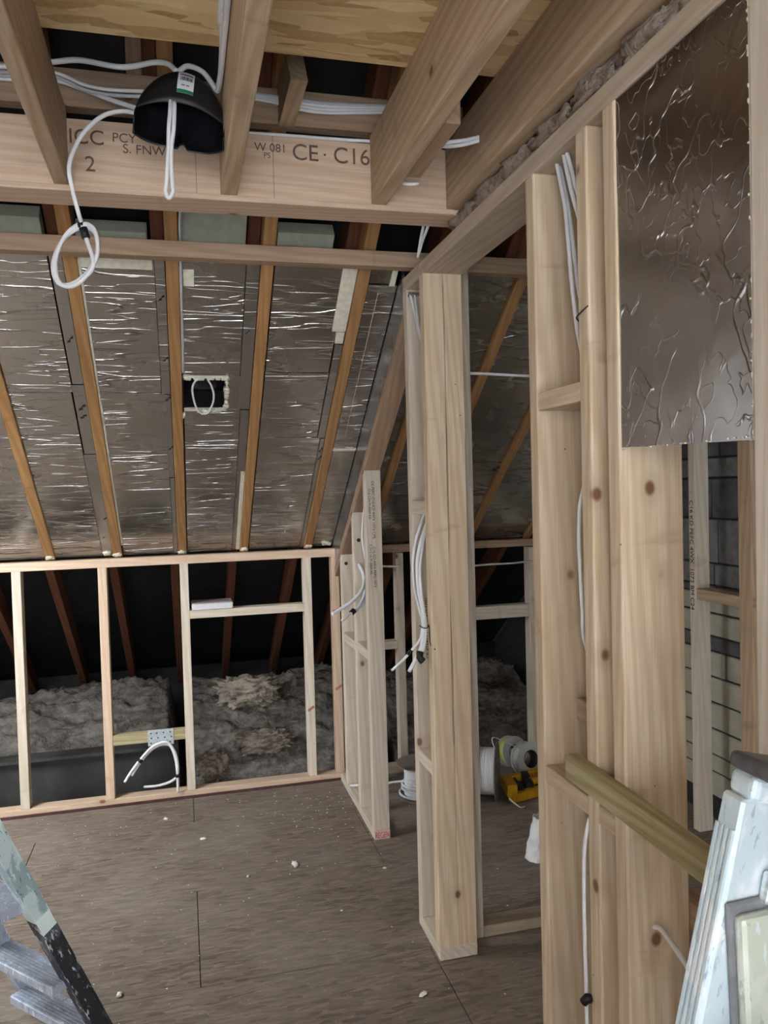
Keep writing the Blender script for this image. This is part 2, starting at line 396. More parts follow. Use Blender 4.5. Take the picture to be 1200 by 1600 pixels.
# ================================================================== SETTING
XL, XG, YB = -2.6, 2.1, -1.95
floor = struct(obj('floor', boxbm(XL, XG, YB, 3.80, -0.16, -0.019), WD))
k = 0
ys = [YB, -1.33, -0.73, -0.13, 0.47, 1.07, 1.67, 2.27, 2.83, 3.43, 3.80]
rnd = random.Random(4)
for i in range(len(ys)-1):
    cuts = [XL]+([-1.4, 0.008] if i % 2 else [-0.62, 0.69])+[1.35 if i % 2 else XG-0.2, XG]
    for a, b in zip(cuts, cuts[1:]):
        o = obj('floor_board', boxbm(a+0.0012, b-0.0012, ys[i]+0.001, ys[i+1]-0.001, -0.019, rnd.uniform(-0.0006, 0.0), 0.0012, 1), OSBF, floor)
ceiling = struct(obj('ceiling', boxbm(XL, XG, YB, 1.60, 2.304, 2.32), WD))
for a, b in ((XL, -1.8), (-1.8, -0.28), (-0.28, 0.94), (0.94, XG)):
    for c_, d in ((YB, -0.8), (-0.8, 0.42), (0.42, 1.625)):
        obj('osb_board', boxbm(a+0.001, b-0.001, c_+0.001, d-0.001, 2.286, 2.304), OSBC, ceiling)
# roofing felt over the rafters, down to the eaves and up past the frame
n0 = 0.168
roof = struct(sloped('roof_felt', XL, XG, 5.4, -1.95, n0, n0+0.02, FELT))
struct(obj('floor_eaves', boxbm(XL, XG, 3.80, 5.4, -0.16, -0.13), WD))
struct(obj('wall_eaves', boxbm(XL, XG, 5.18, 5.3, -0.16, 0.30), FELT))
struct(obj('wall_left', boxbm(XL-0.05, XL, YB, 5.5, -0.16, 5.4), PLASTERB))
# back wall with glazed doors
wb = struct(empty('wall_back', (0, YB-0.06, 0)))
for q in ((XL, -1.75, -0.16, 5.4), (0.85, XG, -0.16, 5.4), (-1.75, 0.85, 2.12, 5.4), (-1.75, 0.85, -0.16, 0.1)):
    obj('wall_panel', boxbm(q[0], q[1], YB-0.1, YB, q[2], q[3]), PLASTERB, wb)
wn = struct(empty('window_1', (-0.45, YB-0.06, 0.1)))
for x in (-1.75, -0.90, -0.06, 0.79):
    obj('window_frame', boxbm(x, x+0.06, YB-0.08, YB-0.02, 0.1, 2.12, 0.004, 1), WFRAME, wn)
for z in (0.1, 2.06): obj('window_frame', boxbm(-1.75, 0.85, YB-0.08, YB-0.02, z, z+0.06, 0.004, 1), WFRAME, wn)

w2 = struct(empty('roof_window_added', (-1.72, 2.75, SC-SS*2.75)))  # made-up roof window, unseen, frames the added floor light
for q in ((-2.22, -2.16, 3.24, 2.26), (-1.28, -1.22, 3.24, 2.26), (-2.16, -1.28, 3.24, 3.19), (-2.16, -1.28, 2.31, 2.26)):
    sloped('window_frame', q[0], q[1], q[2], q[3], -0.02, 0.09, WFRAME, w2, 0.003)

# ------------------------------------------------------------------ far knee wall
wf = struct(empty('wall_far', (0, 3.713, 0)))
YD = 3.713
timber('sole_strip', XL, 0.735, YD-0.004, YD+0.063, 0.0, 0.011, MAROON, 'x', wf, 0.001)
timber('sole_strip', 0.735, 0.765, YD-0.006, YD+0.063, 0.0, 0.034, BLACKM, 'x', wf, 0.001)
timber('bottom_plate', XL, 0.735, YD, YD+0.063, 0.011, 0.036, WK, 'x', wf)
timber('bottom_plate', 0.766, XG, YD, YD+0.063, 0.0, 0.036, WD, 'x', wf)
timber('top_plate', XL, 0.735, YD, YD+0.063, 1.080, 1.118, WK, 'x', wf)
timber('top_plate', 0.766, XG, YD, YD+0.063, 1.086, 1.122, WB, 'x', wf)
for x, m in ((-2.15, WP), (-1.79, WP), (-1.43, WP), (-1.08, WP), (-0.7256, WP), (-0.3714, WK), (-0.018, WP), (0.548, WP), (0.683, WK), (1.003, WP), (1.36, WP), (1.705, WP)):
    timber('stud', x, x+0.038, YD+0.0005, YD+0.0625, 0.036, 1.082, m, 'z', wf)
timber('noggin', 0.020, 0.548, YD+0.001, YD+0.064, 0.826, 0.864, WP, 'x', wf)
timber('noggin', -0.3334, -0.018, YD+0.002, YD+0.04, 0.275, 0.322, WG, 'x', wf)
timber('noggin', 0.766, 1.003, YD+0.001, YD+0.063, 0.613, 0.652, WP, 'x', wf)
timber('noggin', 1.398, 1.705, YD+0.001, YD+0.063, 0.726, 0.790, WP, 'x', wf)
for x, z, a in ((0.564, 0.36, 0.6), (0.700, 0.82, 0.2), (0.700, 0.45, 0.55)):
    b = boxbm(-0.018, 0.018, -0.0004, 0.0004, -0.006, 0.006)
    o = obj('chalk_mark', b, REDC); o.matrix_basis = Matrix.Translation((x+0.002, YD-0.0002, z)) @ Matrix.Rotation(-a, 4, 'Y')
    o.parent = wf; o.matrix_parent_inverse = wf.matrix_basis.inverted()

# ------------------------------------------------------------------ right-hand partition
wr = struct(empty('wall_right', (0.75, 1.5, 0)))
PX0, PX1 = 0.695, 0.8125
timber('top_plate', PX0, PX1, -1.2, 2.228, 2.016, 2.054, WT, 'y', wr, 0.002)
timber('top_plate', PX0, PX1, 2.2285, 2.403, 2.012, 2.054, WT, 'y', wr, 0.002)
def crackpost(name, x0, x1, y0, y1, z0, z1, mat, parent):
    b = bmesh.new(); n = 150; prev = None
    for i in range(n+1):
        z = z0+(z1-z0)*i/n; t = i/n
        c = (x0+x1)/2+0.001+0.0022*noise.noise((z*2.3, 1.7, 0))+0.0012*noise.noise((z*9, 4.1, 0))
        wdt = max(0.0, 0.5+0.9*noise.noise((z*3.1, 8.2, 0)))*0.0030*(1 if 0.30 < t < 0.985 else 0.3)+0.00025
        row = [b.verts.new(p) for p in ((x0, y1, z), (x0, y0+0.002, z), (x0+0.002, y0, z), (c-wdt, y0, z), (c, y0+0.014+wdt*2, z), (c+wdt, y0, z), (x1-0.002, y0, z), (x1, y0+0.002, z), (x1, y1, z))]
        if prev:
            for k_ in range(len(row)):
                b.faces.new((prev[k_], prev[(k_+1) % 9], row[(k_+1) % 9], row[k_]))
        else: b.faces.new(row)
        prev = row
    b.faces.new(prev)
    o = obj(name, b, mat, parent); o['label'] = 'split pine stud face with a long crack'
    return o
crackpost('stud', PX0, PX1, 2.19, 2.228, 0.036, 2.016, WW, wr)
timber('stud', PX0, PX1, 2.365, 2.403, 0.036, 2.012, WP, 'z', wr, 0.003)
timber('bottom_plate', PX0, PX1, 2.188, 2.404, 0.0, 0.036, WP, 'y', wr, 0.002)
for z0, z1 in ((0.541, 0.579), (1.318, 1.358)):
    timber('noggin', PX0+0.001, PX1-0.001, 2.228, 2.365, z0, z1, WP, 'y', wr, 0.002)
for y0, m in ((1.457, WW), (1.247, WW), (1.155, WW), (0.807, WP)):
    timber('stud', PX0, PX1, y0, y0+0.038, 0.036, 2.017, m, 'z', wr, 0.004)
timber('bottom_plate', PX0, PX1, 0.80, 1.495, 0.0, 0.036, WW, 'y', wr)
timber('noggin', PX0+0.001, PX1-0.001, 1.285, 1.457, 1.546, 1.581, WW, 'y', wr, 0.002)
timber('noggin', PX0+0.001, PX1-0.001, 1.285, 1.457, 0.797, 0.831, WW, 'y', wr, 0.002)
timber('noggin', PX0+0.001, PX1-0.001, 1.193, 1.247, 0.797, 0.831, WW, 'y', wr, 0.002)
timber('noggin', 0.813, 0.85, 0.86, 1.19, 0.635, 0.685, WJ, 'y', wr, 0.002)
timber('packer', 0.738, 0.80, 1.30, 1.40, 0.935, 0.979, WB, 'y', wr, 0.002)
# treated batten nailed along the partition
bt = obj('batten', boxbm(0, 0.044, 0, 0.026, 0, 0.52, 0.002), WG)
bt.matrix_basis = Matrix.Translation((0.669, 0.800, 0.846)) @ Matrix.Rotation(math.radians(1.3), 4, 'X') @ AX['y'].to_4x4()
bt.parent = wr; bt.matrix_parent_inverse = wr.matrix_basis.inverted(); bt['label'] = 'greenish treated batten nailed along the studs'
# far part of the partition, under the slope
QX0, QX1 = 0.70, 0.765
timber('bottom_plate', QX0, QX1, 3.028, 3.71, 0.0, 0.036, WP, 'y', wr, 0.002)
ends = []
for y0 in (3.03, 3.27, 3.55):
    o = timber('stud', QX0, QX1, y0, y0+0.038, 0.036, 3.634-SS*y0, WP, 'z', wr, 0.003); ends.append(o)
timber('noggin', QX0+0.001, QX1-0.001, 3.068, 3.27, 0.716, 0.754, WP, 'y', wr, 0.002)
timber('noggin', QX0+0.001, QX1-0.001, 3.308, 3.55, 0.707, 0.745, WP, 'y', wr, 0.002)
sloped('sloped_plate', QX0, QX1, 3.80, 2.46, -0.143, -0.105, WB, wr, 0.002)
sloped('packing_strip', QX0+0.002, QX1-0.002, 3.80, 2.42, -0.105, 0.012, FS, wr, 0.0)
for k_, (y, z) in enumerate(((3.27, 1.183), (3.27, 1.077), (3.55, 1.06))):
    b = bmesh.new(); bmesh.ops.create_cone(b, cap_ends=True, segments=16, radius1=0.008, radius2=0.008, depth=0.004)
    o = obj('drilled_hole', b, INKB); o.matrix_basis = Matrix.Translation((0.722, y-0.0005, z)) @ Matrix.Rotation(PI/2, 4, 'X')
    o.parent = wr; o.matrix_parent_inverse = wr.matrix_basis.inverted()
for x in (0.706, 0.721):
    b = bmesh.new(); bmesh.ops.create_cone(b, cap_ends=True, segments=16, radius1=0.006, radius2=0.006, depth=0.004)
    o = obj('drilled_hole', b, INKB); o.matrix_basis = Matrix.Translation((x, 2.3645, 1.993)) @ Matrix.Rotation(PI/2, 4, 'X')
    o.parent = wr; o.matrix_parent_inverse = wr.matrix_basis.inverted()
# printed grade stamps
DOWN = ((0, 0, -1), (1, 0, 0), (0, -1, 0))
for txt, x, z, s in (('C€ PEFC C16 KD 4WX 1073-CPR', 0.727, 1.43, 0.016), ('C16 C24 M 2004 KD', 0.713, 1.40, 0.014), ('C16 KD 4WX PEFC 1073', 0.727, 1.17, 0.015), ('C24 C16 M 2004 IRL', 0.713, 1.18, 0.014)):
    textobj(txt.replace('€', 'E'), s, INKB, ends[0], frame((x, 3.0296, z), *DOWN))
textobj('REGEN', 0.034, INKR, ends[0], frame((0.703, 3.0272, 0.006), (0.56, 0, 0), (0, 0, 1), (0, -1, 0)))
UPT = ((0, 0, 1), (-1, 0, 0), (0, -1, 0))
textobj('CE F25911 C16 M KD 1001', 0.017, INKB, wr, frame((0.742, 2.3646, 0.86), *UPT))
textobj('00 C16 1073', 0.014, INKB, wr, frame((0.757, 2.3646, 0.88), *UPT))
# tinted patch behind the red stamp
o = obj('painted_end', boxbm(0.7005, 0.7645, 3.0274, 3.0285, 0.001, 0.035), plain('pink_end', (0.72, 0.50, 0.47), 0.8, 0, 0.1, 60), wr)

# ------------------------------------------------------------------ short store-room wall behind the post
wsd = struct(empty('wall_store', (1.0, 2.265, 0)))
timber('bottom_plate', 0.8635, 1.3, 2.265, 2.328, 0.0, 0.036, WD, 'x', wsd)
timber('stud', 0.824, 0.8625, 2.265, 2.328, 0.0, 2.06, wood('pine_weathered', (0.46, 0.42, 0.37), (0.38, 0.31, 0.24), (0.27, 0.21, 0.16), knots=0.55), 'z', wsd)
timber('stud', 1.262, 1.30, 2.265, 2.328, 0.036, 2.06, WP, 'z', wsd)

# ------------------------------------------------------------------ block gable with lining studs
wg = struct(obj('wall_gable', boxbm(XG+0.006, XG+0.12, YB, 5.5, -0.16, 5.4), MORTAR))
zs = [0.085, 0.19, 0.263, 0.37, 0.48, 0.587, 0.693, 0.755, 0.85, 0.93, 0.965, 1.057, 1.24, 1.406, 1.49, 1.66, 1.83, 2.0]
mats = [BLOCKC, BLOCKC, BLOCKC, BLOCKC, BLOCKC, BLOCKC, BLOCKD, BLOCKC, BLOCKC, BLOCKD, BLOCKM, BLOCKM, BLOCKD, BLOCKM, BLOCKD, BLOCKM, BLOCKD]
rnd = random.Random(9)
for i in range(len(zs)-1):
    y = 1.35+rnd.uniform(0, 0.4)*(1 if i % 2 else 0.4)
    while y < 3.6:
        L = 0.95 if mats[i] is BLOCKC else 0.44
        L *= rnd.uniform(0.9, 1.1)
        p = rnd.uniform(0, 0.012)
        obj('block', boxbm(XG-p, XG+0.09, y+0.004, y+L-0.004, zs[i]+0.004, zs[i+1]-0.004, 0.004, 1), mats[i], wg)
        y += L
for y0, m in ((2.70, WP), (2.385, WJ), (2.05, WJ), (3.10, WJ)):
    timber('stud', 1.95, 2.013, y0, y0+(0.04 if y0 == 2.70 else 0.068), 0.0, 2.2, m, 'z', wg)
timber('noggin', 1.951, 2.012, 2.453, 2.70, 0.93, 0.973, WJ, 'y', wg)
timber('noggin', 1.951, 2.012, 2.118, 2.385, 0.93, 0.973, WJ, 'y', wg)
textobj('C16 KD PEFC 4WX  1073 BM C24', 0.03, INKB, wg, frame((1.9496, 2.733, 1.32), (0, 0, -1), (0, -1, 0), (-1, 0, 0)))

# ================================================================== ROOF TIMBERS
tr = timber('trimmer_beam', XL, 0.745, 1.955, 2.045, 2.114, 2.268, WK, 'x')
tag(tr, 'wide pink pine trimmer beam stamped CE C16 that the joists butt into', 'beam')
timber('ledger', XL, 0.745, 1.947, 2.046, 2.100, 2.114, WK, 'x', tr, 0.002)
for txt, x, z, s in (('CE', 0.291, 2.213, 0.056), ('·', 0.367, 2.213, 0.05), ('C16', 0.394, 2.213, 0.056), ('W 081', 0.200, 2.228, 0.028), ('PS', 0.222, 2.212, 0.018),
                    ('ICC', -0.224, 2.212, 0.048), ('PCY', -0.128, 2.222, 0.030), ('S. FNW', -0.105, 2.198, 0.030), ('2', -0.19, 2.15, 0.05)):
    textobj(txt, s, INK, tr, frame((x, 1.9545, z), *FRONT))
for x in (0.2445, 0.06): obj('pencil_line', boxbm(x, x+0.001, 1.9542, 1.9552, 2.116, 2.266), INK, tr)
# joists
JN = {-1.0: 'brown ceiling joist second along from the coil joist, nearer the ladder', -0.63: 'brown ceiling joist above the ladder, next to the coil joist', -0.258: 'brown ceiling joist with the looped white coil hanging just below its end',
      0.1165: 'brown ceiling joist touching the black plastic hood, two white cables clipped to it',
      0.489: 'brown ceiling joist with a short timber block fixed to its side',
      0.688: 'brown ceiling joist running right above the partition top plate'}
for x, lb in JN.items():
    wdt = 0.033 if x < 0 else 0.039
    j = timber('ceiling_joist', x, x+wdt, YB, 1.955, 2.115, 2.286, WJ, 'y', None, 0.003)
    tag(j, lb, 'joist', 'ceiling joists butting into the trimmer beam')
blk = timber('timber_block', 0.5295, 0.571, 1.52, 1.80, 2.128, 2.215, WB, 'y', None, 0.002)
tag(blk, 'short timber block fixed beside a joist, cables passing under its end', 'timber block')
b2 = timber('binder_board', XL, 0.745, 1.965, 2.003, 2.300, 2.387, WB, 'x')
tag(b2, 'tan binder board with white cables laid along it behind the trimmer beam', 'board')
# short stub joist with a splayed end cut
b = bmesh.new()
pts = [(0.262, 1.74, 2.296), (0.300, 1.74, 2.296), (0.300, 1.966, 2.296), (0.262, 1.966, 2.296), (0.262, 1.80, 2.385), (0.300, 1.80, 2.385), (0.300, 1.966, 2.385), (0.262, 1.966, 2.385)]
v = [b.verts.new((p[2]-2.296, p[0]-0.262, p[1]-1.74)) for p in pts]
for f in ((0, 1, 2, 3), (4, 5, 6, 7), (0, 1, 5, 4), (1, 2, 6, 5), (2, 3, 7, 6), (3, 0, 4, 7)): b.faces.new([v[i] for i in f])
o = obj('stub_joist', b, WJ); o.matrix_basis = Matrix.Translation((0.262, 1.74, 2.296)) @ AX['y'].to_4x4()
tag(o, 'short stub of joist with a splayed end cut butting the binder board', 'joist')
o = timber('timber_hanger', -0.092, -0.056, 1.964, 2.002, 2.386, 2.62, WB, 'z'); tag(o, 'upright pale timber hanger standing on the binder board', 'timber')
# rafters
RX = (-1.18, -0.885, -0.590, -0.305, -0.022, 0.258, 0.562, 0.860, 1.098, 1.378, 1.70)
RLAB = {-0.590: 'orange rafter fourth from the partition along the foil slope',
        -0.305: 'orange rafter with a cream foam line down its edge, behind the hanging cable coil',
        -0.022: 'orange rafter bordering the black vent hole, a thin cable running down it',
        0.258: 'orange rafter between the vent hole bay and the widest foil bay',
        0.562: 'orange rafter next to the partition, cream board strip beside its top',
        0.860: 'orange rafter just beyond the partition, seen between sloped plate and post',
        1.098: 'orange rafter with dark knots seen behind the post and the store wall stud',
        -1.18: 'orange rafter beside the added roof window', -0.885: 'orange rafter fifth from the partition along the foil slope', 1.70: 'orange rafter closest to the block gable',
        1.378: 'dull orange rafter low on the slope beyond the store wall'}
OLDL = {-1.18: 'dark old rafter alongside the orange rafter by the added roof window', -0.885: 'dark old rafter alongside the fifth orange rafter from the partition', -0.590: 'dark old rafter alongside the fourth orange rafter from the partition',
        -0.305: 'dark old rafter alongside the orange rafter behind the cable coil', -0.022: 'dark old rafter alongside the orange rafter at the vent hole',
        0.258: 'dark old rafter crossing behind the flat box noggin', 0.562: 'dark old rafter slanting behind the wide knee wall opening',
        0.860: 'dark old rafter just beyond the partition', 1.098: 'dark old rafter behind the post', 1.378: 'dark old rafter beyond the store wall stud', 1.70: 'dark old rafter closest to the block gable'}
RAFT = {}
for x in RX:
    r_ = RAFT[x] = sloped('rafter', x, x+0.038, 3.770, 1.3, 0.0, 0.104, WR, None, 0.002)
    tag(r_, RLAB[x], 'rafter', 'rafters of the foil lined slope')
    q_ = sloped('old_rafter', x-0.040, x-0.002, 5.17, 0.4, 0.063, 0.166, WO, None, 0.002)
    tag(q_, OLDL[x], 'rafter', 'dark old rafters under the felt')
hb = timber('slope_batten', XL, 0.80, 2.321, 2.367, 2.068, 2.114, WB, 'x'); tag(hb, 'grey brown horizontal batten crossing under the rafters, ending at the partition', 'batten')
hb = timber('slope_batten', 0.8635, XG, 2.329, 2.373, 2.064, 2.114, WB, 'x'); tag(hb, 'shadowed horizontal batten crossing under the rafters beyond the partition', 'batten')

# ================================================================== FOIL INSULATION BOARDS
RO = 0.012      # boards sit this far up from the rafter underside
def board(x0, x1, ylow, yhigh, label, mat=FO, name='insulation_board', th=0.05, ro=RO, group='foil faced boards between the rafters'):
    o = sloped(name, x0, x1, ylow, yhigh, ro, ro+th, mat, None, 0.0015)
    return tag(o, label, 'insulation', group)
def strip(parent, x0, x1, ylow, yhigh, mat=FS, n=RO-0.002, th=0.012, name='edge_strip'):
    return sloped(name, x0, x1, ylow, yhigh, n, n+th, mat, parent, 0.0008)
def mark(parent, x, y, w_=0.018, h=0.016, sh=0.0):
    b = bmesh.new()
    for q in range(2):
        x_ = q*0.45*w_; z_ = q*h*0.55
        v = [b.verts.new(p) for p in ((x_, 0, z_), (x_+w_*0.6, 0, z_+h*0.15), (x_+w_*0.62, 0, z_+h*0.62), (x_+w_*sh, 0, z_+h*0.45))]
        b.faces.new(v)
    o = obj('printed_mark', b, INKB); o.matrix_basis = Matrix.Translation((x, y, SC-SS*y)) @ SM.to_4x4() @ Matrix.Translation((0, RO-0.0028, 0))
    o.parent = parent; o.matrix_parent_inverse = parent.matrix_basis.inverted()
def bead(parent, x, y, sx, sz, seed, n=RO, dep=0.007):
    o = lump('foam_bead', (0, 0, 0), (sx, dep, sz), CREAM, seed, 0.5, 3.5, 3)
    o.matrix_basis = Matrix.Translation((x, y, SC-SS*y)) @ SM.to_4x4() @ Matrix.Translation((0, n, 0))
    o.parent = parent; o.matrix_parent_inverse = parent.matrix_basis.inverted()
YLO = 3.772
g = 0.004
# bays left of the frame edge
board(-1.142+g, -0.885-g, YLO, 2.90, 'lower foil board in the bay beside the added roof window')
board(-1.142+g, -0.885-g, 2.897, 2.40, 'upper foil board in the bay beside the added roof window')
board(-0.847+g, -0.59-g, YLO, 2.90, 'lower foil board in the bay fifth from the partition')
b5 = board(-0.847+g, -0.59-g, 2.897, 2.40, 'upper foil board in the bay fifth from the partition')
# bay with marks at its low corner (fourth from partition)
A = board(-0.552, -0.3525, YLO, 2.893, 'lower wrinkled foil board in the bay beside the hanging cable coil')
Bb = board(-0.552, -0.3475, 2.890, 2.40, 'upper wrinkled foil board behind the hanging cable coil')
s1 = strip(A, -0.351, -0.3075, YLO, 3.17); s2 = strip(A, -0.347, -0.3075, 3.165, 2.86); s3 = strip(Bb, -0.343, -0.3075, 2.855, 2.40)
strip(A, -0.5525, -0.545, 3.76, 2.90, CREAM, RO+0.001, 0.01, 'foam_edge')
mark(s3, -0.338, 2.70, 0.022, 0.028, 0.4); mark(s2, -0.340, 2.965, 0.026, 0.03, 0.2); mark(s2, -0.338, 3.0, 0.022, 0.02); mark(s1, -0.322, 3.53, 0.016, 0.014); mark(s1, -0.339, 3.65, 0.010, 0.012)
# bay two
C1 = board(-0.262, -0.0425, YLO, 2.893, 'lower foil board in the bay on the coil side of the vent hole')
C2 = board(-0.262, -0.0545, 2.890, 2.40, 'upper foil board above a straight seam, beside the cable coil')
s4 = strip(C1, -0.041, -0.0245, YLO, 3.30); s5 = strip(C1, -0.0425, -0.0245, 3.295, 2.90); s6 = strip(C2, -0.053, -0.0245, 2.895, 2.40)
strip(C1, -0.2665, -0.259, 3.70, 2.895, CREAM, RO-0.004, 0.014, 'foam_edge'); strip(C2, -0.2665, -0.259, 2.89, 2.42, CREAM, RO-0.004, 0.014, 'foam_edge')
strip(C2, -0.262, -0.06, 2.455, 2.425, CREAM, RO-0.002, 0.012, 'foam_edge')
for x, y in ((-0.050, 2.55), (-0.047, 2.765), (-0.045, 2.925), (-0.043, 3.15)): mark(s6 if y < 2.9 else s5, x, y, 0.020, 0.022, 0.3)
# bay three with the vent hole
D1 = board(0.020, 0.2225, YLO, 2.962, 'foil board below the black vent hole')
D2 = board(0.020, 0.2145, 2.822, 2.40, 'foil board above the black vent hole')
D3 = board(0.170, 0.2225, 2.9615, 2.8225, 'narrow foil piece beside the black vent hole')
s7 = strip(D2, 0.2165, 0.2555, 2.96, 2.40); s8 = strip(D1, 0.2245, 0.2555, 3.27, 2.965); strip(D1, 0.240, 0.2565, 3.765, 3.275, CREAM, RO-0.003, 0.012, 'foam_edge')
strip(D1, 0.2245, 0.2385, 3.765, 3.275)
mark(s7, 0.222, 2.655, 0.014, 0.016, 0.5)
strip(D2, 0.017, 0.026, 2.80, 2.45, CREAM, RO-0.003, 0.012, 'foam_edge'); strip(D2, 0.028, 0.06, 2.50, 2.45, CREAM, RO-0.003, 0.01, 'foam_edge')
strip(D2, 0.020, 0.175, 2.827, 2.819, CREAM, RO-0.004, 0.02, 'foam_edge'); strip(D1, 0.022, 0.172, 2.967, 2.961, CREAM, RO-0.004, 0.02, 'foam_edge'); strip(D3, 0.167, 0.173, 2.965, 2.82, CREAM, RO-0.004, 0.02, 'foam_edge')
rnd = random.Random(2)
for k_ in range(26):
    t = rnd.random()
    q = rnd.choice((0, 0, 1, 1, 2))
    if q == 0: x, y, p_ = 0.03+t*0.145, 2.828, D2
    elif q == 1: x, y, p_ = 0.170, 2.82+t*0.14, D3
    else: x, y, p_ = 0.02+t*0.15, 2.966, D1
    bead(p_, x, y, rnd.uniform(0.004, 0.011), rnd.uniform(0.004, 0.010), k_, RO-0.002)
bead(D1, 0.020, 2.985, 0.006, 0.012, 91, RO-0.004)
# bay four, beside the partition bay
E1 = board(0.301, 0.5430, YLO, 3.100, 'lower foil board in the widest bay')
E2 = board(0.301, 0.5290, 3.097, 2.805, 'middle foil board in the widest bay')
E3 = board(0.301, 0.5270, 2.802, 2.40, 'upper foil board in the widest bay, wrinkled near its top')
s9 = strip(E1, 0.5445, 0.5595, YLO, 3.40); s10 = strip(E1, 0.5445, 0.5595, 3.395, 3.105); s11 = strip(E2, 0.532, 0.5595, 3.10, 2.69)
strip(E3, 0.512, 0.5595, 2.640, 2.40, CREAM, RO-0.002, 0.012, 'foam_edge'); strip(E3, 0.529, 0.5575, 2.685, 2.643, CREAM, RO-0.002, 0.012, 'foam_edge')
mark(s10, 0.545, 3.175, 0.014, 0.03, 0.2); mark(s10, 0.546, 3.215, 0.014, 0.025, 0.2)
# narrow bay by the partition
F1 = board(0.604, 0.6995, YLO, 3.166, 'narrow lower foil board between rafter and partition')
F2 = board(0.604, 0.6995, 3.163, 2.475, 'narrow upper foil board between rafter and partition')
F3 = board(0.604, 0.690, 2.470, 2.40, 'crumpled pale foil flap at the top of the narrow bay', FP)
strip(F2, 0.672, 0.690, 2.475, 2.405, CREAM, RO-0.004, 0.012, 'foam_edge'); strip(F2, 0.641, 0.6425, 3.10, 2.50, CREAM, RO-0.001, 0.01, 'foam_edge')
strip(F1, 0.604, 0.70, 3.170, 3.160, CREAM, RO-0.002, 0.006, 'foam_edge')
# beyond the partition
board(0.766, 0.858, YLO, 2.40, 'shadowed foil board just beyond the partition')
board(0.902, 1.094, YLO, 2.95, 'shadowed lower foil board behind the post')
board(0.902, 1.094, 2.947, 2.40, 'shadowed upper foil board behind the post')
G1 = board(1.140, 1.374, YLO, 3.25, 'shadowed lower foil board in the bay beyond the store wall')
G2 = board(1.140, 1.374, 3.247, 2.40, 'shadowed upper foil board in the bay beyond the store wall')
mark(G1, 1.345, 3.30, 0.03, 0.03, 0.3); mark(G1, 1.340, 3.62, 0.03, 0.02, 0.3)
board(1.420, 1.696, YLO, 2.40, 'shadowed foil board next to the block gable')
# foam blobs at the rafter feet
for k_, x in enumerate((-0.590, -0.305, -0.022, 0.258, 0.562)):
    bead(RAFT[x], x+0.019, 3.750, 0.017, 0.012, 40+k_, 0.0, 0.008)
bead(F1, 0.66, 3.745, 0.014, 0.012, 50, RO-0.004); bead(F1, 0.68, 3.75, 0.012, 0.010, 51, RO-0.004); bead(A, -0.333, 3.75, 0.014, 0.014, 52, RO-0.004)
# foil board ends above the batten, grazing reflection painted as a pale colour
for x0, x1, y1, lb in ((-0.552, -0.349, 2.325, 'pale board end poking above the batten beside the coil bay'),
                       (-0.262, -0.070, 2.352, 'low pale board end just above the batten behind the coil lead'),
                       (0.020, 0.209, 2.283, 'tall pale board end above the batten over the vent hole bay'),
                       (0.301, 0.470, 2.330, 'pale board end with a cut corner above the batten over the widest bay')):
    board(x0, x1, 2.398, y1, lb, PALEG, 'board_end', 0.05, RO+0.002, 'pale board ends above the batten')
# the vent duct behind the hole
vd = empty('vent_duct', (0.095, 2.89, 1.82))
tag(vd, 'black plastic vent box recessed in the foam edged hole of the foil slope', 'vent')
box = bmesh.new()
for q in ((0.018, 0.022, 0.0), (0.164, 0.168, 0.0)):
    boxbm(q[0], q[1], 0.02, 0.10, 0, 0.17, 0, 1, box)
boxbm(0.018, 0.168, 0.095, 0.10, 0, 0.17, 0, 1, box); boxbm(0.018, 0.168, 0.02, 0.10, 0, 0.004, 0, 1, box); boxbm(0.018, 0.168, 0.02, 0.10, 0.166, 0.17, 0, 1, box)
o = obj('vent_body', box, BLACKM); o.matrix_basis = Matrix.Translation((0, 2.962, SC-SS*2.962)) @ SM.to_4x4()
o.parent = vd; o.matrix_parent_inverse = vd.matrix_basis.inverted()
b = bmesh.new(); bmesh.ops.create_cone(b, cap_ends=True, segments=40, radius1=0.045, radius2=0.045, depth=0.146)
o = obj('duct_tube', b, BLACKP, None, True); o.matrix_basis = Matrix.Translation((0, 2.962, SC-SS*2.962)) @ SM.to_4x4() @ Matrix.Translation((0.093, 0.082, 0.09)) @ Matrix.Rotation(PI/2, 4, 'Y')
o.parent = vd; o.matrix_parent_inverse = vd.matrix_basis.inverted()

# foil panel filling the partition
pn = empty('foil_panel', (0.71, 1.0, 1.45)); tag(pn, 'large crumpled foil faced panel fitted between studs of the partition', 'insulation')
b = bmesh.new(); ny, nz = 44, 80
X0 = 0.6985
rows = []
for i in range(ny+1):
    for j in range(nz+1):
        y = 0.846+(1.1545-0.846)*i/ny; z = 1.452+0.008*i/ny-0.004+(2.016-1.452)*j/nz
        if j == 0: z += 0.0015*noise.noise((y*90, 0, 3))
        q = noise.noise((y*7, z*7, 2.0))*0.0012
        rdg = max(0, 1-abs(noise.noise((y*9+1, z*9, 7.7)))*14)*max(0, noise.noise((y*4, z*4, 1.3))+0.25)*0.0028
        b.verts.new((X0+q-rdg*(0.35 if y < 0.97 else 0.08), y, z))
b.verts.ensure_lookup_table()
for i in range(ny):
    for j in range(nz):
        a = i*(nz+1)+j; b.faces.new([b.verts[t] for t in (a, a+1, a+nz+2, a+nz+1)])
o = obj('foil_face', b, FP, pn, True)
obj('foam_core', boxbm(X0+0.004, X0+0.045, 0.8465, 1.154, 1.456, 2.015), CREAM, pn)
b = bmesh.new(); rnd = random.Random(5)
o = obj('torn_edge', boxbm(X0-0.001, X0+0.02, 0.8455, 0.8475, 1.452, 2.016), CREAM, pn)
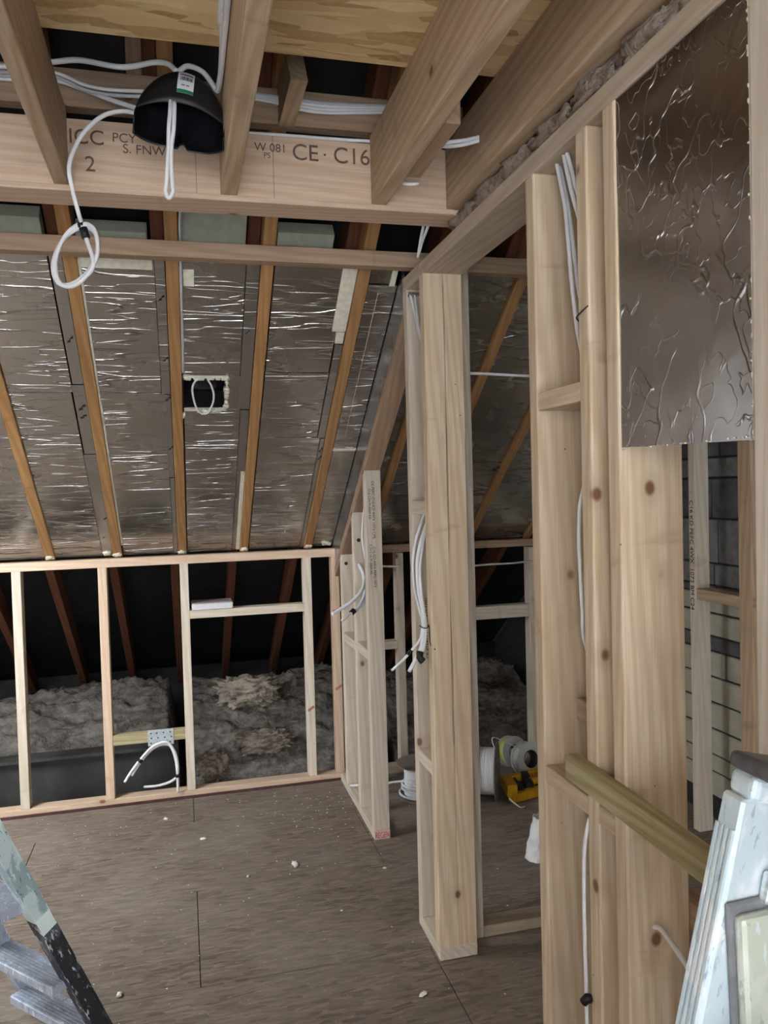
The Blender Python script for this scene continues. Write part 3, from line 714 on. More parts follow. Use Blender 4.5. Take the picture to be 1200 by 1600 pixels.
for k_ in range(40):
    if k_ < 26: y, z = 0.847+rnd.uniform(-0.001, 0.002), 1.46+rnd.random()*0.55
    else: y, z = 0.85+rnd.random()*0.3, 1.4525
    o = lump('foam_bead', (X0-0.001, y, z), (0.0012, rnd.uniform(0.0008, 0.002), rnd.uniform(0.001, 0.004) if k_ < 26 else 0.0012), CREAM, k_, 0.5, 3, 2, pn)

# ================================================================== MINERAL WOOL
def wl(c, s, seed, label, mat=WOOLG, amp=0.28, f=3.0):
    return tag(lump('wool_tuft', c, s, mat, seed, amp, f), label, 'insulation', 'loose wool tufts behind the knee wall')
def heap(x0, x1, y0, y1, hmax, seed, label, nx=200, ny=60):
    b = bmesh.new()
    for i in range(nx+1):
        for j in range(ny+1):
            x = x0+(x1-x0)*i/nx; t = j/ny; y = y0+(y1-y0)*t
            pr = min(1, t/0.42)**0.6*(1-max(0, (t-0.75)/0.25)*0.5)
            h = hmax*pr*(1+0.22*noise.noise((x*2.2, y*2, seed)))
            q = Vector((x*3.0, y*3.0, h*9+seed))
            f1 = 1-abs(noise.noise(Vector((x*2.6+0.5*noise.noise((x*4, y*4, 2)), y*9+x*1.5, seed))))*2.4
            h += 0.065*(f1-0.3)*pr+0.030*noise.fractal(q*2.5, 1.0, 2.0, 4)
            dy = 0.03*noise.noise((x*5, h*14, seed+3))
            edge = min(1, i/6, (nx-i)/6)
            b.verts.new((x, y+dy, -0.13+(0.13+max(-0.11, h))*edge))
    b.verts.ensure_lookup_table()
    for i in range(nx):
        for j in range(ny):
            a = i*(ny+1)+j; b.faces.new([b.verts[k] for k in (a, a+1, a+ny+2, a+ny+1)])
    return tag(obj('wool_quilt', b, WOOLG, None, True), label, 'insulation', 'loft wool behind the knee wall')
heap(XL+0.02, -0.03, 4.05, 5.0, 0.29, 1.3, 'grey loft wool quilt heaped behind the dark steel beam')
heap(-0.02, 0.98, 3.84, 4.95, 0.30, 4.6, 'folded grey loft wool quilt filling the widest knee wall opening')
heap(0.99, 1.93, 3.84, 4.95, 0.27, 7.1, 'dark loft wool quilt behind the knee wall beyond the partition')
wl((0.31, 4.22, 0.345), (0.15, 0.10, 0.07), 5, 'pale fluffy tuft of loft wool on top of the heap', WOOLP, 0.34, 6.0)
wl((0.10, 3.86, 0.09), (0.07, 0.04, 0.065), 6, 'small curled brown tuft of loft wool low beside the stud', WOOLG2, 0.34, 5.0)
wl((0.36, 3.90, 0.17), (0.13, 0.045, 0.05), 9, 'crumpled grey tuft of loft wool on the face of the heap', WOOLG2, 0.38, 6.0)
fl = empty('wool_packing', (0.74, 1.4, 2.054)); tag(fl, 'dirty fibre wool stuffed between joist and partition top plate', 'insulation')
for k_ in range(9):
    o = lump('wool_tuft', (0.752, 0.62+k_*0.16, 2.084), (0.042, 0.10, 0.028), WOOLB, 20+k_, 0.35, 4.0, 4, fl)
# steel beam behind the knee wall
b = bmesh.new()
boxbm(XL+0.01, -0.055, 3.93, 4.03, 0.172, 0.186, 0, 1, b); boxbm(XL+0.01, -0.055, 3.975, 3.985, -0.06, 0.172, 0, 1, b); boxbm(XL+0.01, -0.055, 3.93, 4.03, -0.13, -0.06, 0, 1, b)
tag(obj('steel_beam', b, STEEL), 'dark primed steel beam lying behind the knee wall studs', 'beam')

# ================================================================== BLACK HOOD
hd = empty('plastic_hood', (0.03, 1.80, 2.16)); tag(hd, 'black moulded plastic hood with a white sticker hung between two joists', 'hood')
HW, HD, H0, H1, HH = 0.094, 0.125, -0.082, -0.022, 0.110
HM = Matrix.Translation((0.031, 1.755, 2.240)) @ Matrix.Rotation(math.radians(7), 4, 'Y') @ Matrix.Rotation(math.radians(-8), 4, 'X')
def hsurf(x, t, off=0.0):
    a = t*PI/2; ar = math.sqrt(max(0, 1-x*x*0.97))
    return HM @ Vector((x*(HW+off), -off+HD*(1-math.cos(a))**1.7*0.9*(0.4+0.6*ar)+0.03*(x*x), H1+0.012*(1-x*x)+(HH+off)*ar*math.sin(a)))
b = bmesh.new(); nx, nt_ = 32, 14
gr = [[b.verts.new(hsurf(-1+2*i/nx, j/nt_)) for j in range(nt_+1)] for i in range(nx+1)]
for i in range(nx):
    for j in range(nt_): b.faces.new((gr[i][j], gr[i+1][j], gr[i+1][j+1], gr[i][j+1]))
cap = obj('hood_cap', b, BLACKM, hd, True)
md = cap.modifiers.new('thick', 'SOLIDIFY'); md.thickness = 0.003
b = bmesh.new()
def hback(x, u):
    zt = H1+HH*math.sqrt(max(0, 1-x*x*0.97)); zb = H0
    r = 0.10; xc = 0.08
    if abs(x-xc) < r: zb += 0.012*math.sqrt(1-((x-xc)/r)**2)
    z = zb+(zt-zb)*u
    y = HD*0.9*(0.4+0.6*math.sqrt(max(0, 1-x*x*0.97)))+0.03*x*x
    y2 = 0.085*(1-abs(x)**4)+0.028*abs(x)**4-0.030*(max(0, 0.45-u)/0.45)**2*(1-x**4)
    k_ = max(0, (u-0.75)/0.25); y = y2*(1-k_)+y*k_
    return HM @ Vector((x*HW*(1.0 if u > 0.3 else 1.0), y, z))
gr = [[b.verts.new(hback(-1+2*i/60, j/18)) for j in range(19)] for i in range(61)]
for i in range(60):
    for j in range(18): b.faces.new((gr[i][j], gr[i+1][j], gr[i+1][j+1], gr[i][j+1]))
# side cheeks
for sx in (-1, 1):
    f = [b.verts.new(HM @ Vector((sx*HW, y, z))) for y, z in ((0.03, H1+0.004), (0.0, H1-0.03), (0.004, H0+0.004), (0.028, H0))]
    b.faces.new(f)
bk = obj('hood_bowl', b, BLACKP, hd, True)
md = bk.modifiers.new('thick', 'SOLIDIFY'); md.thickness = 0.0025
def patch(x0, x1, t0, t1, mat, off, name, parent, n=4):
    b = bmesh.new()
    gr = [[b.verts.new(hsurf(x0+(x1-x0)*i/n, t0+(t1-t0)*j/n, off)) for j in range(n+1)] for i in range(n+1)]
    for i in range(n):
        for j in range(n): b.faces.new((gr[i][j], gr[i+1][j], gr[i+1][j+1], gr[i][j+1]))
    return obj(name, b, mat, parent)
st = patch(-0.14, 0.22, 0.13, 0.52, PAPER, 0.0012, 'sticker', hd)
patch(-0.14, 0.22, 0.13, 0.18, GREENI, 0.0017, 'green_band', st)
patch(-0.09, 0.0, 0.42, 0.45, INKR, 0.0017, 'red_mark', st)
patch(0.0, 0.19, 0.415, 0.445, INK, 0.0017, 'printed_line', st)
for k_ in range(9):
    x = -0.08+k_*0.029; patch(x, x+0.014+0.004*(k_ % 3), 0.32, 0.39, INKB, 0.0017, 'barcode_bar', st, 2)
for x0, x1 in ((-0.05, 0.02), (0.05, 0.12)): patch(x0, x1, 0.235, 0.25, INK, 0.0017, 'printed_line', st, 2)

# ================================================================== CABLES
R1, R2 = 0.0052, 0.0042
GC = 'white cables around the black hood'
lead = [(-0.060, 1.8, 2.221), (-0.097, 1.82, 2.232), (-0.138, 1.83, 2.222), (-0.179, 1.84, 2.187), (-0.204, 1.85, 2.145), (-0.213, 1.86, 2.114), (-0.209, 1.87, 2.077), (-0.2, 1.88, 2.032), (-0.186, 1.88, 1.976)]
cx, cz = -0.207, 1.935
coil = list(lead)
for k_ in range(1, 29):
    a = math.radians(25-k_*30)
    tn = k_//12
    e1, e2 = 0.041+0.0015*(tn % 2), 0.074-0.003*tn
    u_, v_ = e1*math.cos(a), e2*math.sin(a)
    th = math.radians(20+6*tn)
    coil.append((cx+u_*math.cos(th)+v_*math.sin(th)-0.002*tn, 1.88-0.012*math.cos(a)+0.004*tn, cz-u_*math.sin(th)+v_*math.cos(th)-0.002*tn))
cc = cable(coil, 0.0048, 'white cable hanging below the trimmer beam in a taped coil', None, None, 'cable_coil', 6)
L_ = Vector(coil[8])-Vector(coil[7])
band([Vector(coil[8])-L_*0.35, Vector(coil[8])+L_*0.05], 0.0092, cc)
band([coil[17], (Vector(coil[17])+Vector(coil[18]))/2], 0.0070, cc)
cable([(0.006, 1.78, 2.25), (0.006, 1.742, 2.216), (0.001, 1.74, 2.169), (-0.002, 1.745, 2.118), (-0.008, 1.75, 2.059), (-0.0105, 1.75, 2.039), (-0.004, 1.75, 2.027), (0.0055, 1.75, 2.04), (0.0045, 1.75, 2.06), (0.004, 1.747, 2.118), (0.011, 1.742, 2.17), (0.014, 1.745, 2.218), (0.014, 1.79, 2.25)], 0.0044, 'white cable hanging as a narrow loop from the mouth of the black hood', GC)
cable([(-2.5, 1.9, 2.32), (-0.7, 1.9, 2.33), (-0.351, 1.9, 2.343), (-0.246, 1.88, 2.352), (-0.184, 1.88, 2.363), (-0.096, 1.87, 2.352), (-0.027, 1.86, 2.364), (0.003, 1.84, 2.354), (0.022, 1.82, 2.329)], 0.0062, 'thick white cable arching over to the crown of the black hood', GC)
cable([(-2.5, 1.93, 2.335), (-0.7, 1.93, 2.34), (-0.357, 1.93, 2.346), (-0.251, 1.93, 2.356), (-0.184, 1.93, 2.335), (-0.128, 1.92, 2.324), (-0.05, 1.88, 2.308)], R2, 'upper of the thin white cables running into the side of the black hood', GC)
cable([(-2.5, 1.94, 2.33), (-0.7, 1.94, 2.335), (-0.359, 1.94, 2.342), (-0.252, 1.94, 2.352), (-0.185, 1.94, 2.329), (-0.129, 1.93, 2.317), (-0.051, 1.89, 2.301)], R2, 'second thin white cable running into the side of the black hood', GC, PVCG)
cable([(-2.5, 1.95, 2.325), (-0.7, 1.95, 2.33), (-0.361, 1.95, 2.340), (-0.254, 1.95, 2.349), (-0.186, 1.95, 2.333), (-0.13, 1.93, 2.307), (-0.056, 1.88, 2.266)], R1, 'lowest white cable slanting down into the side of the black hood', GC)
cable([(0.100, -1.8, 2.278), (0.100, 1.2, 2.280), (0.103, 1.5, 2.280), (0.108, 1.6, 2.280), (0.110, 1.7, 2.279), (0.108, 1.76, 2.278)], 0.006, 'white cable running along the joist side down towards the hood', 'cables clipped along the hood joist')
cable([(0.1095, -1.8, 2.268), (0.1095, 1.2, 2.268), (0.1095, 1.5, 2.268), (0.1095, 1.66, 2.266), (0.108, 1.75, 2.268), (0.104, 1.77, 2.272), (0.095, 1.78, 2.291), (0.079, 1.8, 2.322), (0.058, 1.81, 2.337), (0.042, 1.82, 2.342), (0.027, 1.82, 2.33)], 0.0058, 'white cable tied to the joist that bends over to the hood crown', 'cables clipped along the hood joist')
for k_, dz in enumerate((0.0, -0.007, -0.015, -0.023)):
    cable([(0.160, 1.957, 2.366+dz*0.5), (0.246, 1.954, 2.361+dz*0.6), (0.317, 1.953, 2.358+dz), (0.38, 1.953, 2.356+dz), (0.462, 1.953, 2.359+dz*0.8), (0.60, 1.956, 2.370+dz*0.6)], 0.0042, 'white cable in the bundle laid along the binder board', 'cable bundle on the binder board', PVC if k_ else PVCG)
cable([(0.160, 1.963, 2.271), (0.316, 1.962, 2.273), (0.412, 1.962, 2.274), (0.50, 1.962, 2.276), (0.60, 1.964, 2.273)], 0.0045, 'white cable lying along the top edge of the trimmer beam')
for k_ in range(2):
    cable([(0.572, 1.73, 2.190-k_*0.007), (0.60, 1.722, 2.180-k_*0.008), (0.63, 1.72, 2.184-k_*0.010), (0.66, 1.72, 2.190-k_*0.009), (0.689, 1.72, 2.199-k_*0.008)], 0.0045, 'short white cable spanning the gap beside the timber block', 'cables between block and joist')
cable([(0.535, 1.86, 2.14), (0.545, 1.83, 2.124), (0.56, 1.82, 2.121), (0.575, 1.83, 2.127), (0.58, 1.86, 2.14)], 0.004, 'white cable loop peeping from under the timber block')
cable([(0.026, 2.26, 2.20), (0.022, 2.285, 2.155), (0.022, 2.37, 2.108), (0.0215, 2.43, 2.066), (0.0215, 2.5, 2.018), (0.0215, 2.6, 1.948), (0.0215, 2.7, 1.877), (0.0215, 2.79, 1.813)], 0.0042, 'thin white cable running down the rafter to the vent hole', None, PVCG)
p0 = SM.to_4x4()
def onslope(x, y, n): 
    q = Matrix.Translation((x, y, SC-SS*y)) @ p0 @ Vector((0, n, 0)); return tuple(q)
ring = [onslope(x, y, n) for x, y, n in ((0.090, 2.822, 0.03), (0.084, 2.828, 0.008), (0.064, 2.832, 0.004), (0.052, 2.85, -0.004), (0.052, 2.88, -0.008), (0.062, 2.93, -0.008), (0.078, 2.958, -0.008), (0.094, 2.967, -0.004), (0.108, 2.955, -0.006), (0.122, 2.915, -0.008), (0.124, 2.88, -0.006), (0.116, 2.85, 0.0), (0.104, 2.832, 0.01), (0.10, 2.822, 0.03))]
cable(ring, 0.0036, 'white cable ring drooping out of the black vent hole')
for k_, q in enumerate(([(0.66, 2.06, 2.16), (0.672, 2.1, 2.124), (0.680, 2.15, 2.106), (0.686, 2.2, 2.072)], [(0.684, 2.06, 2.16), (0.684, 2.1, 2.118), (0.685, 2.15, 2.098), (0.687, 2.21, 2.066)])):
    cable(q, 0.0042, 'white cable dropping behind the end of the partition top plate', 'cables behind the top plate end')
GS = 'cables down the inside of the near studs'
cable([(0.724, 1.41, 2.018), (0.726, 1.4, 1.978), (0.725, 1.38, 1.916), (0.724, 1.37, 1.853), (0.724, 1.36, 1.778), (0.725, 1.35, 1.716), (0.726, 1.34, 1.667), (0.735, 1.32, 1.58)], R2, 'white cable bowed out furthest below the drilled top plate', GS)
for k_, q in enumerate(([(0.734, 1.42, 2.022), (0.739, 1.41, 1.976), (0.737, 1.39, 1.92), (0.739, 1.38, 1.857), (0.739, 1.37, 1.806), (0.74, 1.36, 1.755), (0.75, 1.33, 1.66)],
                        [(0.718, 1.37, 2.018), (0.721, 1.36, 1.974), (0.724, 1.35, 1.935), (0.728, 1.335, 1.89), (0.74, 1.31, 1.80)],
                        [(0.72, 1.36, 2.018), (0.723, 1.35, 1.982), (0.725, 1.34, 1.949), (0.728, 1.325, 1.91), (0.74, 1.30, 1.82)])):
    cable(q, R2, 'white cable dropping from the top plate and tucked behind the next stud', GS)
cable([(0.73, 1.31, 1.44), (0.718, 1.33, 1.37), (0.714, 1.33, 1.334), (0.712, 1.33, 1.287), (0.714, 1.33, 1.227), (0.716, 1.33, 1.167), (0.722, 1.335, 1.105), (0.74, 1.32, 1.04)], 0.0036, 'white cable glimpsed halfway down beside the stud')
cb = cable([(0.70, 1.288, 0.79), (0.690, 1.289, 0.74), (0.688, 1.291, 0.657), (0.688, 1.292, 0.561), (0.689, 1.292, 0.467), (0.689, 1.292, 0.373), (0.690, 1.292, 0.20), (0.690, 1.292, 0.04)], 0.0036, 'white cable running down beside the stud to the floor, black clip near its foot')
band([(0.680, 1.287, 0.452), (0.687, 1.283, 0.462), (0.692, 1.287, 0.456)], 0.008, cb, BLACKT, 'clip')
cable([(0.748, 1.175, 0.640), (0.744, 1.152, 0.655), (0.741, 1.13, 0.663), (0.734, 1.1, 0.665), (0.726, 1.05, 0.660), (0.715, 1.0, 0.655), (0.707, 0.96, 0.648), (0.70, 0.90, 0.63)], 0.005, 'white cable sticking out of a hole drilled in the stud face')
o = obj('cable_tie', tubebm([(0.702, 1.291, 1.688), (0.692, 1.285, 1.694), (0.691, 1.265, 1.700), (0.693, 1.246, 1.706)], 0.0014, 6, 5), BLACKT, None, True)
tag(o, 'thin black tie wrapped on the stud edge beside the bowed cable', 'cable tie')
GP = 'cables in the cavity of the cracked post'
cable([(0.706, 2.368, 1.994), (0.708, 2.358, 1.985), (0.712, 2.352, 1.956), (0.716, 2.33, 1.902), (0.713, 2.28, 1.844), (0.74, 2.25, 1.76)], R2, 'white cable out of the first drilled hole at the head of the post', GP)
cable([(0.721, 2.368, 1.997), (0.721, 2.358, 1.985), (0.721, 2.35, 1.955), (0.718, 2.32, 1.9), (0.714, 2.28, 1.863), (0.75, 2.25, 1.76)], R2, 'white cable out of the second drilled hole at the head of the post', GP)
c1 = cable([(0.75, 2.30, 1.40), (0.72, 2.323, 1.312), (0.70, 2.308, 1.276), (0.69, 2.326, 1.226), (0.685, 2.336, 1.156), (0.682, 2.312, 1.09), (0.680, 2.263, 1.038), (0.680, 2.233, 1.004), (0.675, 2.220, 0.98), (0.67, 2.228, 0.951), (0.655, 2.25, 0.922), (0.632, 2.27, 0.888), (0.597, 2.29, 0.851)], R2, 'longest white cable tail poking from the post cavity, taped black', GP)
band([(0.651, 2.254, 0.916), (0.641, 2.262, 0.902)], 0.0062, c1)
c2 = cable([(0.75, 2.30, 1.36), (0.72, 2.32, 1.265), (0.705, 2.315, 1.226), (0.69, 2.304, 1.169), (0.685, 2.281, 1.094), (0.683, 2.24, 1.041), (0.68, 2.215, 0.998), (0.675, 2.215, 0.96), (0.67, 2.225, 0.922), (0.655, 2.240, 0.884), (0.640, 2.25, 0.853)], 0.0062, 'thick white cable tail with a black knot of tape at the post', GP)
band([(0.668, 2.222, 0.916), (0.664, 2.218, 0.900), (0.672, 2.210, 0.888)], 0.0105, c2)
cable([(0.75, 2.30, 1.34), (0.72, 2.315, 1.249), (0.705, 2.296, 1.208), (0.69, 2.279, 1.152), (0.686, 2.256, 1.077), (0.686, 2.23, 1.025), (0.684, 2.212, 0.99), (0.68, 2.210, 0.952), (0.675, 2.216, 0.923), (0.665, 2.235, 0.893)], R2, 'inner white cable of the bundle bulging from the post cavity', GP)
tie = obj('cable_tie', tubebm([(0.668, 2.225, 0.992), (0.674, 2.205, 0.988), (0.686, 2.203, 0.988), (0.693, 2.21, 0.992), (0.694, 2.205, 0.94), (0.703, 2.187, 0.925)], 0.0016, 6, 6), BLACKT, None, True)
tag(tie, 'thin black tie around the cable bundle at the post', 'cable tie')
GF = 'cables out of the short partition'
c3 = cable([(0.721, 3.272, 1.08), (0.73, 3.25, 1.054), (0.733, 3.23, 1.02), (0.72, 3.2, 0.99), (0.693, 3.17, 0.963), (0.646, 3.14, 0.935), (0.606, 3.12, 0.917), (0.568, 3.1, 0.902)], 0.008, 'thick white cable tail reaching out of the short partition', GF)
c4 = cable([(0.721, 3.272, 1.077), (0.733, 3.24, 1.046), (0.735, 3.22, 1.002), (0.724, 3.2, 0.957), (0.697, 3.17, 0.923), (0.658, 3.14, 0.898), (0.61, 3.12, 0.87)], 0.006, 'lower white cable tail with black tape out of the short partition', GF)
band([(0.668, 3.145, 0.905), (0.655, 3.138, 0.896)], 0.012, c4)
cable([(0.724, 3.272, 1.074), (0.738, 3.24, 1.033), (0.738, 3.22, 0.981), (0.726, 3.2, 0.944), (0.708, 3.18, 0.921), (0.652, 3.14, 0.883)], 0.005, 'inner white cable tail out of the short partition', GF)
cable([(0.735, 3.10, 1.40), (0.715, 3.11, 1.32), (0.706, 3.12, 1.228), (0.709, 3.12, 1.163), (0.722, 3.12, 1.09), (0.735, 3.10, 1.03)], 0.005, 'white cable bowed behind the printed stud of the short partition')
GD = 'cables looped over the galvanised plate'
c5 = cable([(-0.288, 3.69, 0.116), (-0.253, 3.69, 0.167), (-0.21, 3.69, 0.218), (-0.167, 3.69, 0.26), (-0.13, 3.69, 0.276), (-0.097, 3.69, 0.275), (-0.07, 3.69, 0.234), (-0.058, 3.69, 0.183), (-0.057, 3.7, 0.132), (-0.063, 3.72, 0.102), (-0.096, 3.75, 0.072), (-0.154, 3.79, 0.047), (-0.213, 3.82, 0.038)], 0.0062, 'white cable draped over the plate, its end curling back behind the bottom plate', GD)
c6 = cable([(-0.257, 3.695, 0.14), (-0.228, 3.695, 0.183), (-0.188, 3.695, 0.231), (-0.15, 3.695, 0.259), (-0.116, 3.698, 0.266), (-0.086, 3.698, 0.256), (-0.067, 3.695, 0.206), (-0.059, 3.697, 0.137), (-0.059, 3.70, 0.037)], 0.0062, 'white cable draped over the plate, its end dropping straight down', GD)
band([(-0.222, 3.691, 0.200), (-0.213, 3.691, 0.211)], 0.0115, c5); band([(-0.059, 3.695, 0.124), (-0.059, 3.697, 0.112)], 0.0115, c6)
cable([(0.8625, 2.35, 1.754), (0.948, 2.35, 1.753), (1.013, 2.35, 1.750), (1.264, 2.34, 1.742)], 0.0045, 'white cable stretched level behind the store wall stud, up high')
cable([(1.37, 3.70, 1.000), (1.486, 3.70, 1.004), (1.607, 3.70, 1.004), (1.72, 3.705, 1.010)], 0.005, 'thin cable stretched level across the knee wall beyond the post', None, PVCG)
cable([(0.80, 3.70, 1.026), (0.908, 3.70, 1.024), (0.959, 3.7, 1.021), (1.02, 3.705, 1.015)], 0.005, 'white cable stretched level across the knee wall in the doorway')

# galvanised nail plate
gp = obj('nail_plate', boxbm(-0.183, -0.070, 3.7125, 3.7155, 0.259, 0.331, 0.0006, 1), GALV); tag(gp, 'bright galvanised nail plate fixed over the treated noggin', 'metal plate')
rnd = random.Random(3)
for i in range(4):
    for j in range(3):
        b = bmesh.new(); bmesh.ops.create_cone(b, cap_ends=True, segments=8, radius1=0.0035, radius2=0.0035, depth=0.001)
        o = obj('plate_hole', b, INKB); o.matrix_basis = Matrix.Translation((-0.168+i*0.028+rnd.uniform(-0.004, 0.004), 3.712, 0.272+j*0.022)) @ Matrix.Rotation(PI/2, 4, 'X')
        o.parent = gp; o.matrix_parent_inverse = gp.matrix_basis.inverted()
# flat box on the noggin
fb = empty('flat_box', (0.12, 3.74, 0.864)); tag(fb, 'flat white box with a lilac top lying on the knee wall noggin', 'box')
obj('box_tray', boxbm(0.030, 0.215, 3.706, 3.83, 0.864, 0.892, 0.003, 1), TILEW, fb); obj('box_lid', boxbm(0.032, 0.213, 3.709, 3.828, 0.891, 0.897, 0.002, 1), TILEB, fb)

# ================================================================== FLOOR THINGS
def reel(name, loc, rot, R, r, h, fl_mat, label):
    e = empty(name, (0, 0, 0)); tag(e, label, 'cable reel')
    for z in (0, h):
        obj('flange', lathebm([(r*0.45, z), (R, z), (R, z+0.005), (r*0.45, z+0.005), (r*0.45, z)], 40), fl_mat, e)
    obj('hub', lathebm([(r*0.46, 0), (r*0.46, h), (r*0.40, h), (r*0.40, 0), (r*0.46, 0)], 24), fl_mat, e, True)
    b = bmesh.new(); n = int(h/0.008); pts_ = []
    for k_ in range(n*16):
        a = k_/16*2*PI; rr = r+0.003*noise.noise((k_*0.05, 0, 0))
        pts_.append((rr*math.cos(a), rr*math.sin(a), 0.008+(h-0.011)*k_/(n*16)))
    tubebm(pts_, 0.0046, 6, 1, b, False)
    obj('wound_cable', b, PVC, e, True)
    obj('cable_core', lathebm([(r-0.002, 0.005), (r-0.002, h)], 32), PVCG, e, True)
    e.matrix_basis = Matrix.Translation(loc) @ rot
    return e
r1 = reel('cable_reel', (1.02, 3.42, 0.0), Matrix.Identity(4), 0.115, 0.078, 0.145, REELG, 'cable reel standing upright in the doorway beside the partition')
# loosened turns slumped around the upright reel
b = []
for k_ in range(70):
    a = k_/14*2*PI; b.append((1.02+(0.088+0.016*math.sin(k_*0.19))*math.cos(a), 3.42+(0.088+0.016*math.sin(k_*0.19))*math.sin(a), 0.008+0.0009*k_))
b += [(0.93, 3.45, 0.06), (0.84, 3.46, 0.055), (0.70, 3.50, 0.05)]
cable(b, 0.0052, 'slack white cable turns slumped around the upright reel', None, None, 'cable', 3)
rr_ = Matrix.Rotation(math.radians(-28), 4, 'Z') @ Matrix.Rotation(PI/2, 4, 'Y')
reel('cable_reel', (1.240, 3.300, 0.128), rr_, 0.128, 0.098, 0.088, REELG, 'cable reel of white cable lying on its rim in the store room')
cable([(1.335, 3.16, 0.04), (1.345, 3.13, 0.03), (1.37, 3.12, 0.012), (1.395, 3.135, 0.006)], 0.0028, 'loose white cable end curling from the reel onto the floor')
cable([(1.335, 3.30, 0.20), (1.325, 3.32, 0.25), (1.35, 3.33, 0.252), (1.42, 3.35, 0.21), (1.50, 3.40, 0.165)], 0.0022, 'thin white wire kinked up from the reel towards the white spool')
def spool(loc, R, r, h, m1, m2, label):
    e = empty('tape_spool', (0, 0, 0)); tag(e, label, 'spool')
    for z in (0, h): obj('flange', lathebm([(r, z), (R, z), (R, z+0.004), (r, z+0.004), (r, z)], 36), m1, e)
    obj('winding', lathebm([(r, 0.004), (R*0.86, 0.004), (R*0.86, h), (r, h)], 36), m2, e, True)
    obj('core', lathebm([(r, 0), (r, h+0.004), (r*0.9, h+0.004), (r*0.9, 0)], 24), BLACKM, e, True)
    e.matrix_basis = Matrix.Translation(loc) @ Matrix.Rotation(math.radians(15), 4, 'Z') @ Matrix.Rotation(math.radians(78), 4, 'X')
spool((1.56, 3.50, 0.080), 0.080, 0.042, 0.05, REELW, REELW, 'white spool with a dark open core beside the yellow stand')
spool((1.535, 3.63, 0.076), 0.075, 0.035, 0.05, REELW, LIME, 'pale spool wound with lime yellow tape behind the white spool')
ys_ = empty('work_stand', (1.43, 3.28, 0.0)); tag(ys_, 'folded yellow and black work stand lying in the store room', 'work stand')
def bar(p, q, w_, h, mat, name):
    p, q = Vector(p), Vector(q); d = (q-p); L = d.length; z = d.normalized(); x = z.cross(Vector((0, 0, 1))).normalized(); y = z.cross(x)
    o = obj(name, boxbm(-w_/2, w_/2, -h/2, h/2, 0, L, 0.003, 1), mat); o.matrix_basis = frame(p, x, y, z)
    o.parent = ys_; o.matrix_parent_inverse = ys_.matrix_basis.inverted()
bar((1.36, 3.20, 0.022), (1.62, 3.27, 0.022), 0.034, 0.040, YELLOW, 'frame_bar')
bar((1.37, 3.34, 0.045), (1.62, 3.40, 0.045), 0.03, 0.036, YELLOW, 'frame_bar')
bar((1.49, 3.28, 0.055), (1.62, 3.31, 0.055), 0.026, 0.03, YELLOW, 'frame_bar')
bar((1.365, 3.19, 0.055), (1.385, 3.31, 0.060), 0.045, 0.055, YELLOW, 'end_bracket')
bar((1.42, 3.22, 0.040), (1.43, 3.36, 0.040), 0.03, 0.035, BLACKM, 'cross_brace'); bar((1.47, 3.24, 0.050), (1.50, 3.37, 0.055), 0.035, 0.03, BLACKM, 'cross_brace'); bar((1.40, 3.28, 0.03), (1.62, 3.33, 0.03), 0.05, 0.03, BLACKM, 'cross_brace')
# white sack
b = bmesh.new(); n = 40; prev = None
for j in range(13):
    t = j/12; row = []
    for k_ in range(n):
        a = 2*PI*k_/n
        rx = 0.085*(1-0.30*t)+0.006*noise.noise((math.cos(a)*2, math.sin(a)*2, t*4)); ry = 0.06*(1-0.35*t)+0.012*noise.noise((math.cos(a)*3+5, math.sin(a)*3, t*3))
        z = 0.155*t+(0.012*noise.noise((math.cos(a)*3, math.sin(a)*3, 8)) if j == 12 else 0)
        cr = 1+0.10*abs(noise.noise((math.cos(a)*5, math.sin(a)*5, t*5+3)))-0.05
        row.append(b.verts.new((rx*math.cos(a)*cr+0.01*t, ry*math.sin(a)*cr, z)))
    if prev:
        for k_ in range(n): b.faces.new((prev[k_], prev[(k_+1) % n], row[(k_+1) % n], row[k_]))
    else: b.faces.new(row)
    prev = row
e = empty('paper_sack', (1.285, 2.70, 0)); tag(e, 'crumpled white sack with a dark open mouth on the store room floor', 'sack')
s_ = obj('sack_body', b, BAGM); s_.location = (1.285, 2.70, 0); s_.parent = e; s_.matrix_parent_inverse = e.matrix_basis.inverted()
m_ = s_.modifiers.new('thick', 'SOLIDIFY'); m_.thickness = 0.002
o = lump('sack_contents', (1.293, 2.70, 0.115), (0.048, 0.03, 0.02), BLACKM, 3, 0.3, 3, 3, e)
# crumbs of foam on the floor
for k_, (x, y, s, lb) in enumerate(((0.04, 3.245, 0.014, 'small flake of white foam on the floor near the knee wall stud'), (0.19, 2.88, 0.008, 'round white foam crumb on the floor between the knee wall and post'),
        (0.366, 2.915, 0.018, 'largest white foam chunk on the floor before the short partition'), (0.68, 2.79, 0.008, 'tiny foam crumb on the floor in the doorway'),
        (0.601, 2.054, 0.013, 'long foam sliver on the floor near the post foot'), (-0.214, 2.297, 0.013, 'foam flake on the floor beside the step ladder'),
        (-0.11, 3.50, 0.012, 'foam flake by the knee wall bottom plate'), (0.47, 2.55, 0.005, 'speck of foam on the floor beside the post'))):
    o = lump('foam_crumb', (x, y, s*0.3), (s*0.85, s*0.5, s*0.3), CRUMB, 60+k_, 0.5, 2.5, 3)
    o.rotation_euler = (0, 0, k_*0.9); tag(o, lb, 'crumb', 'foam crumbs on the floor')
b = bmesh.new(); rnd = random.Random(8)
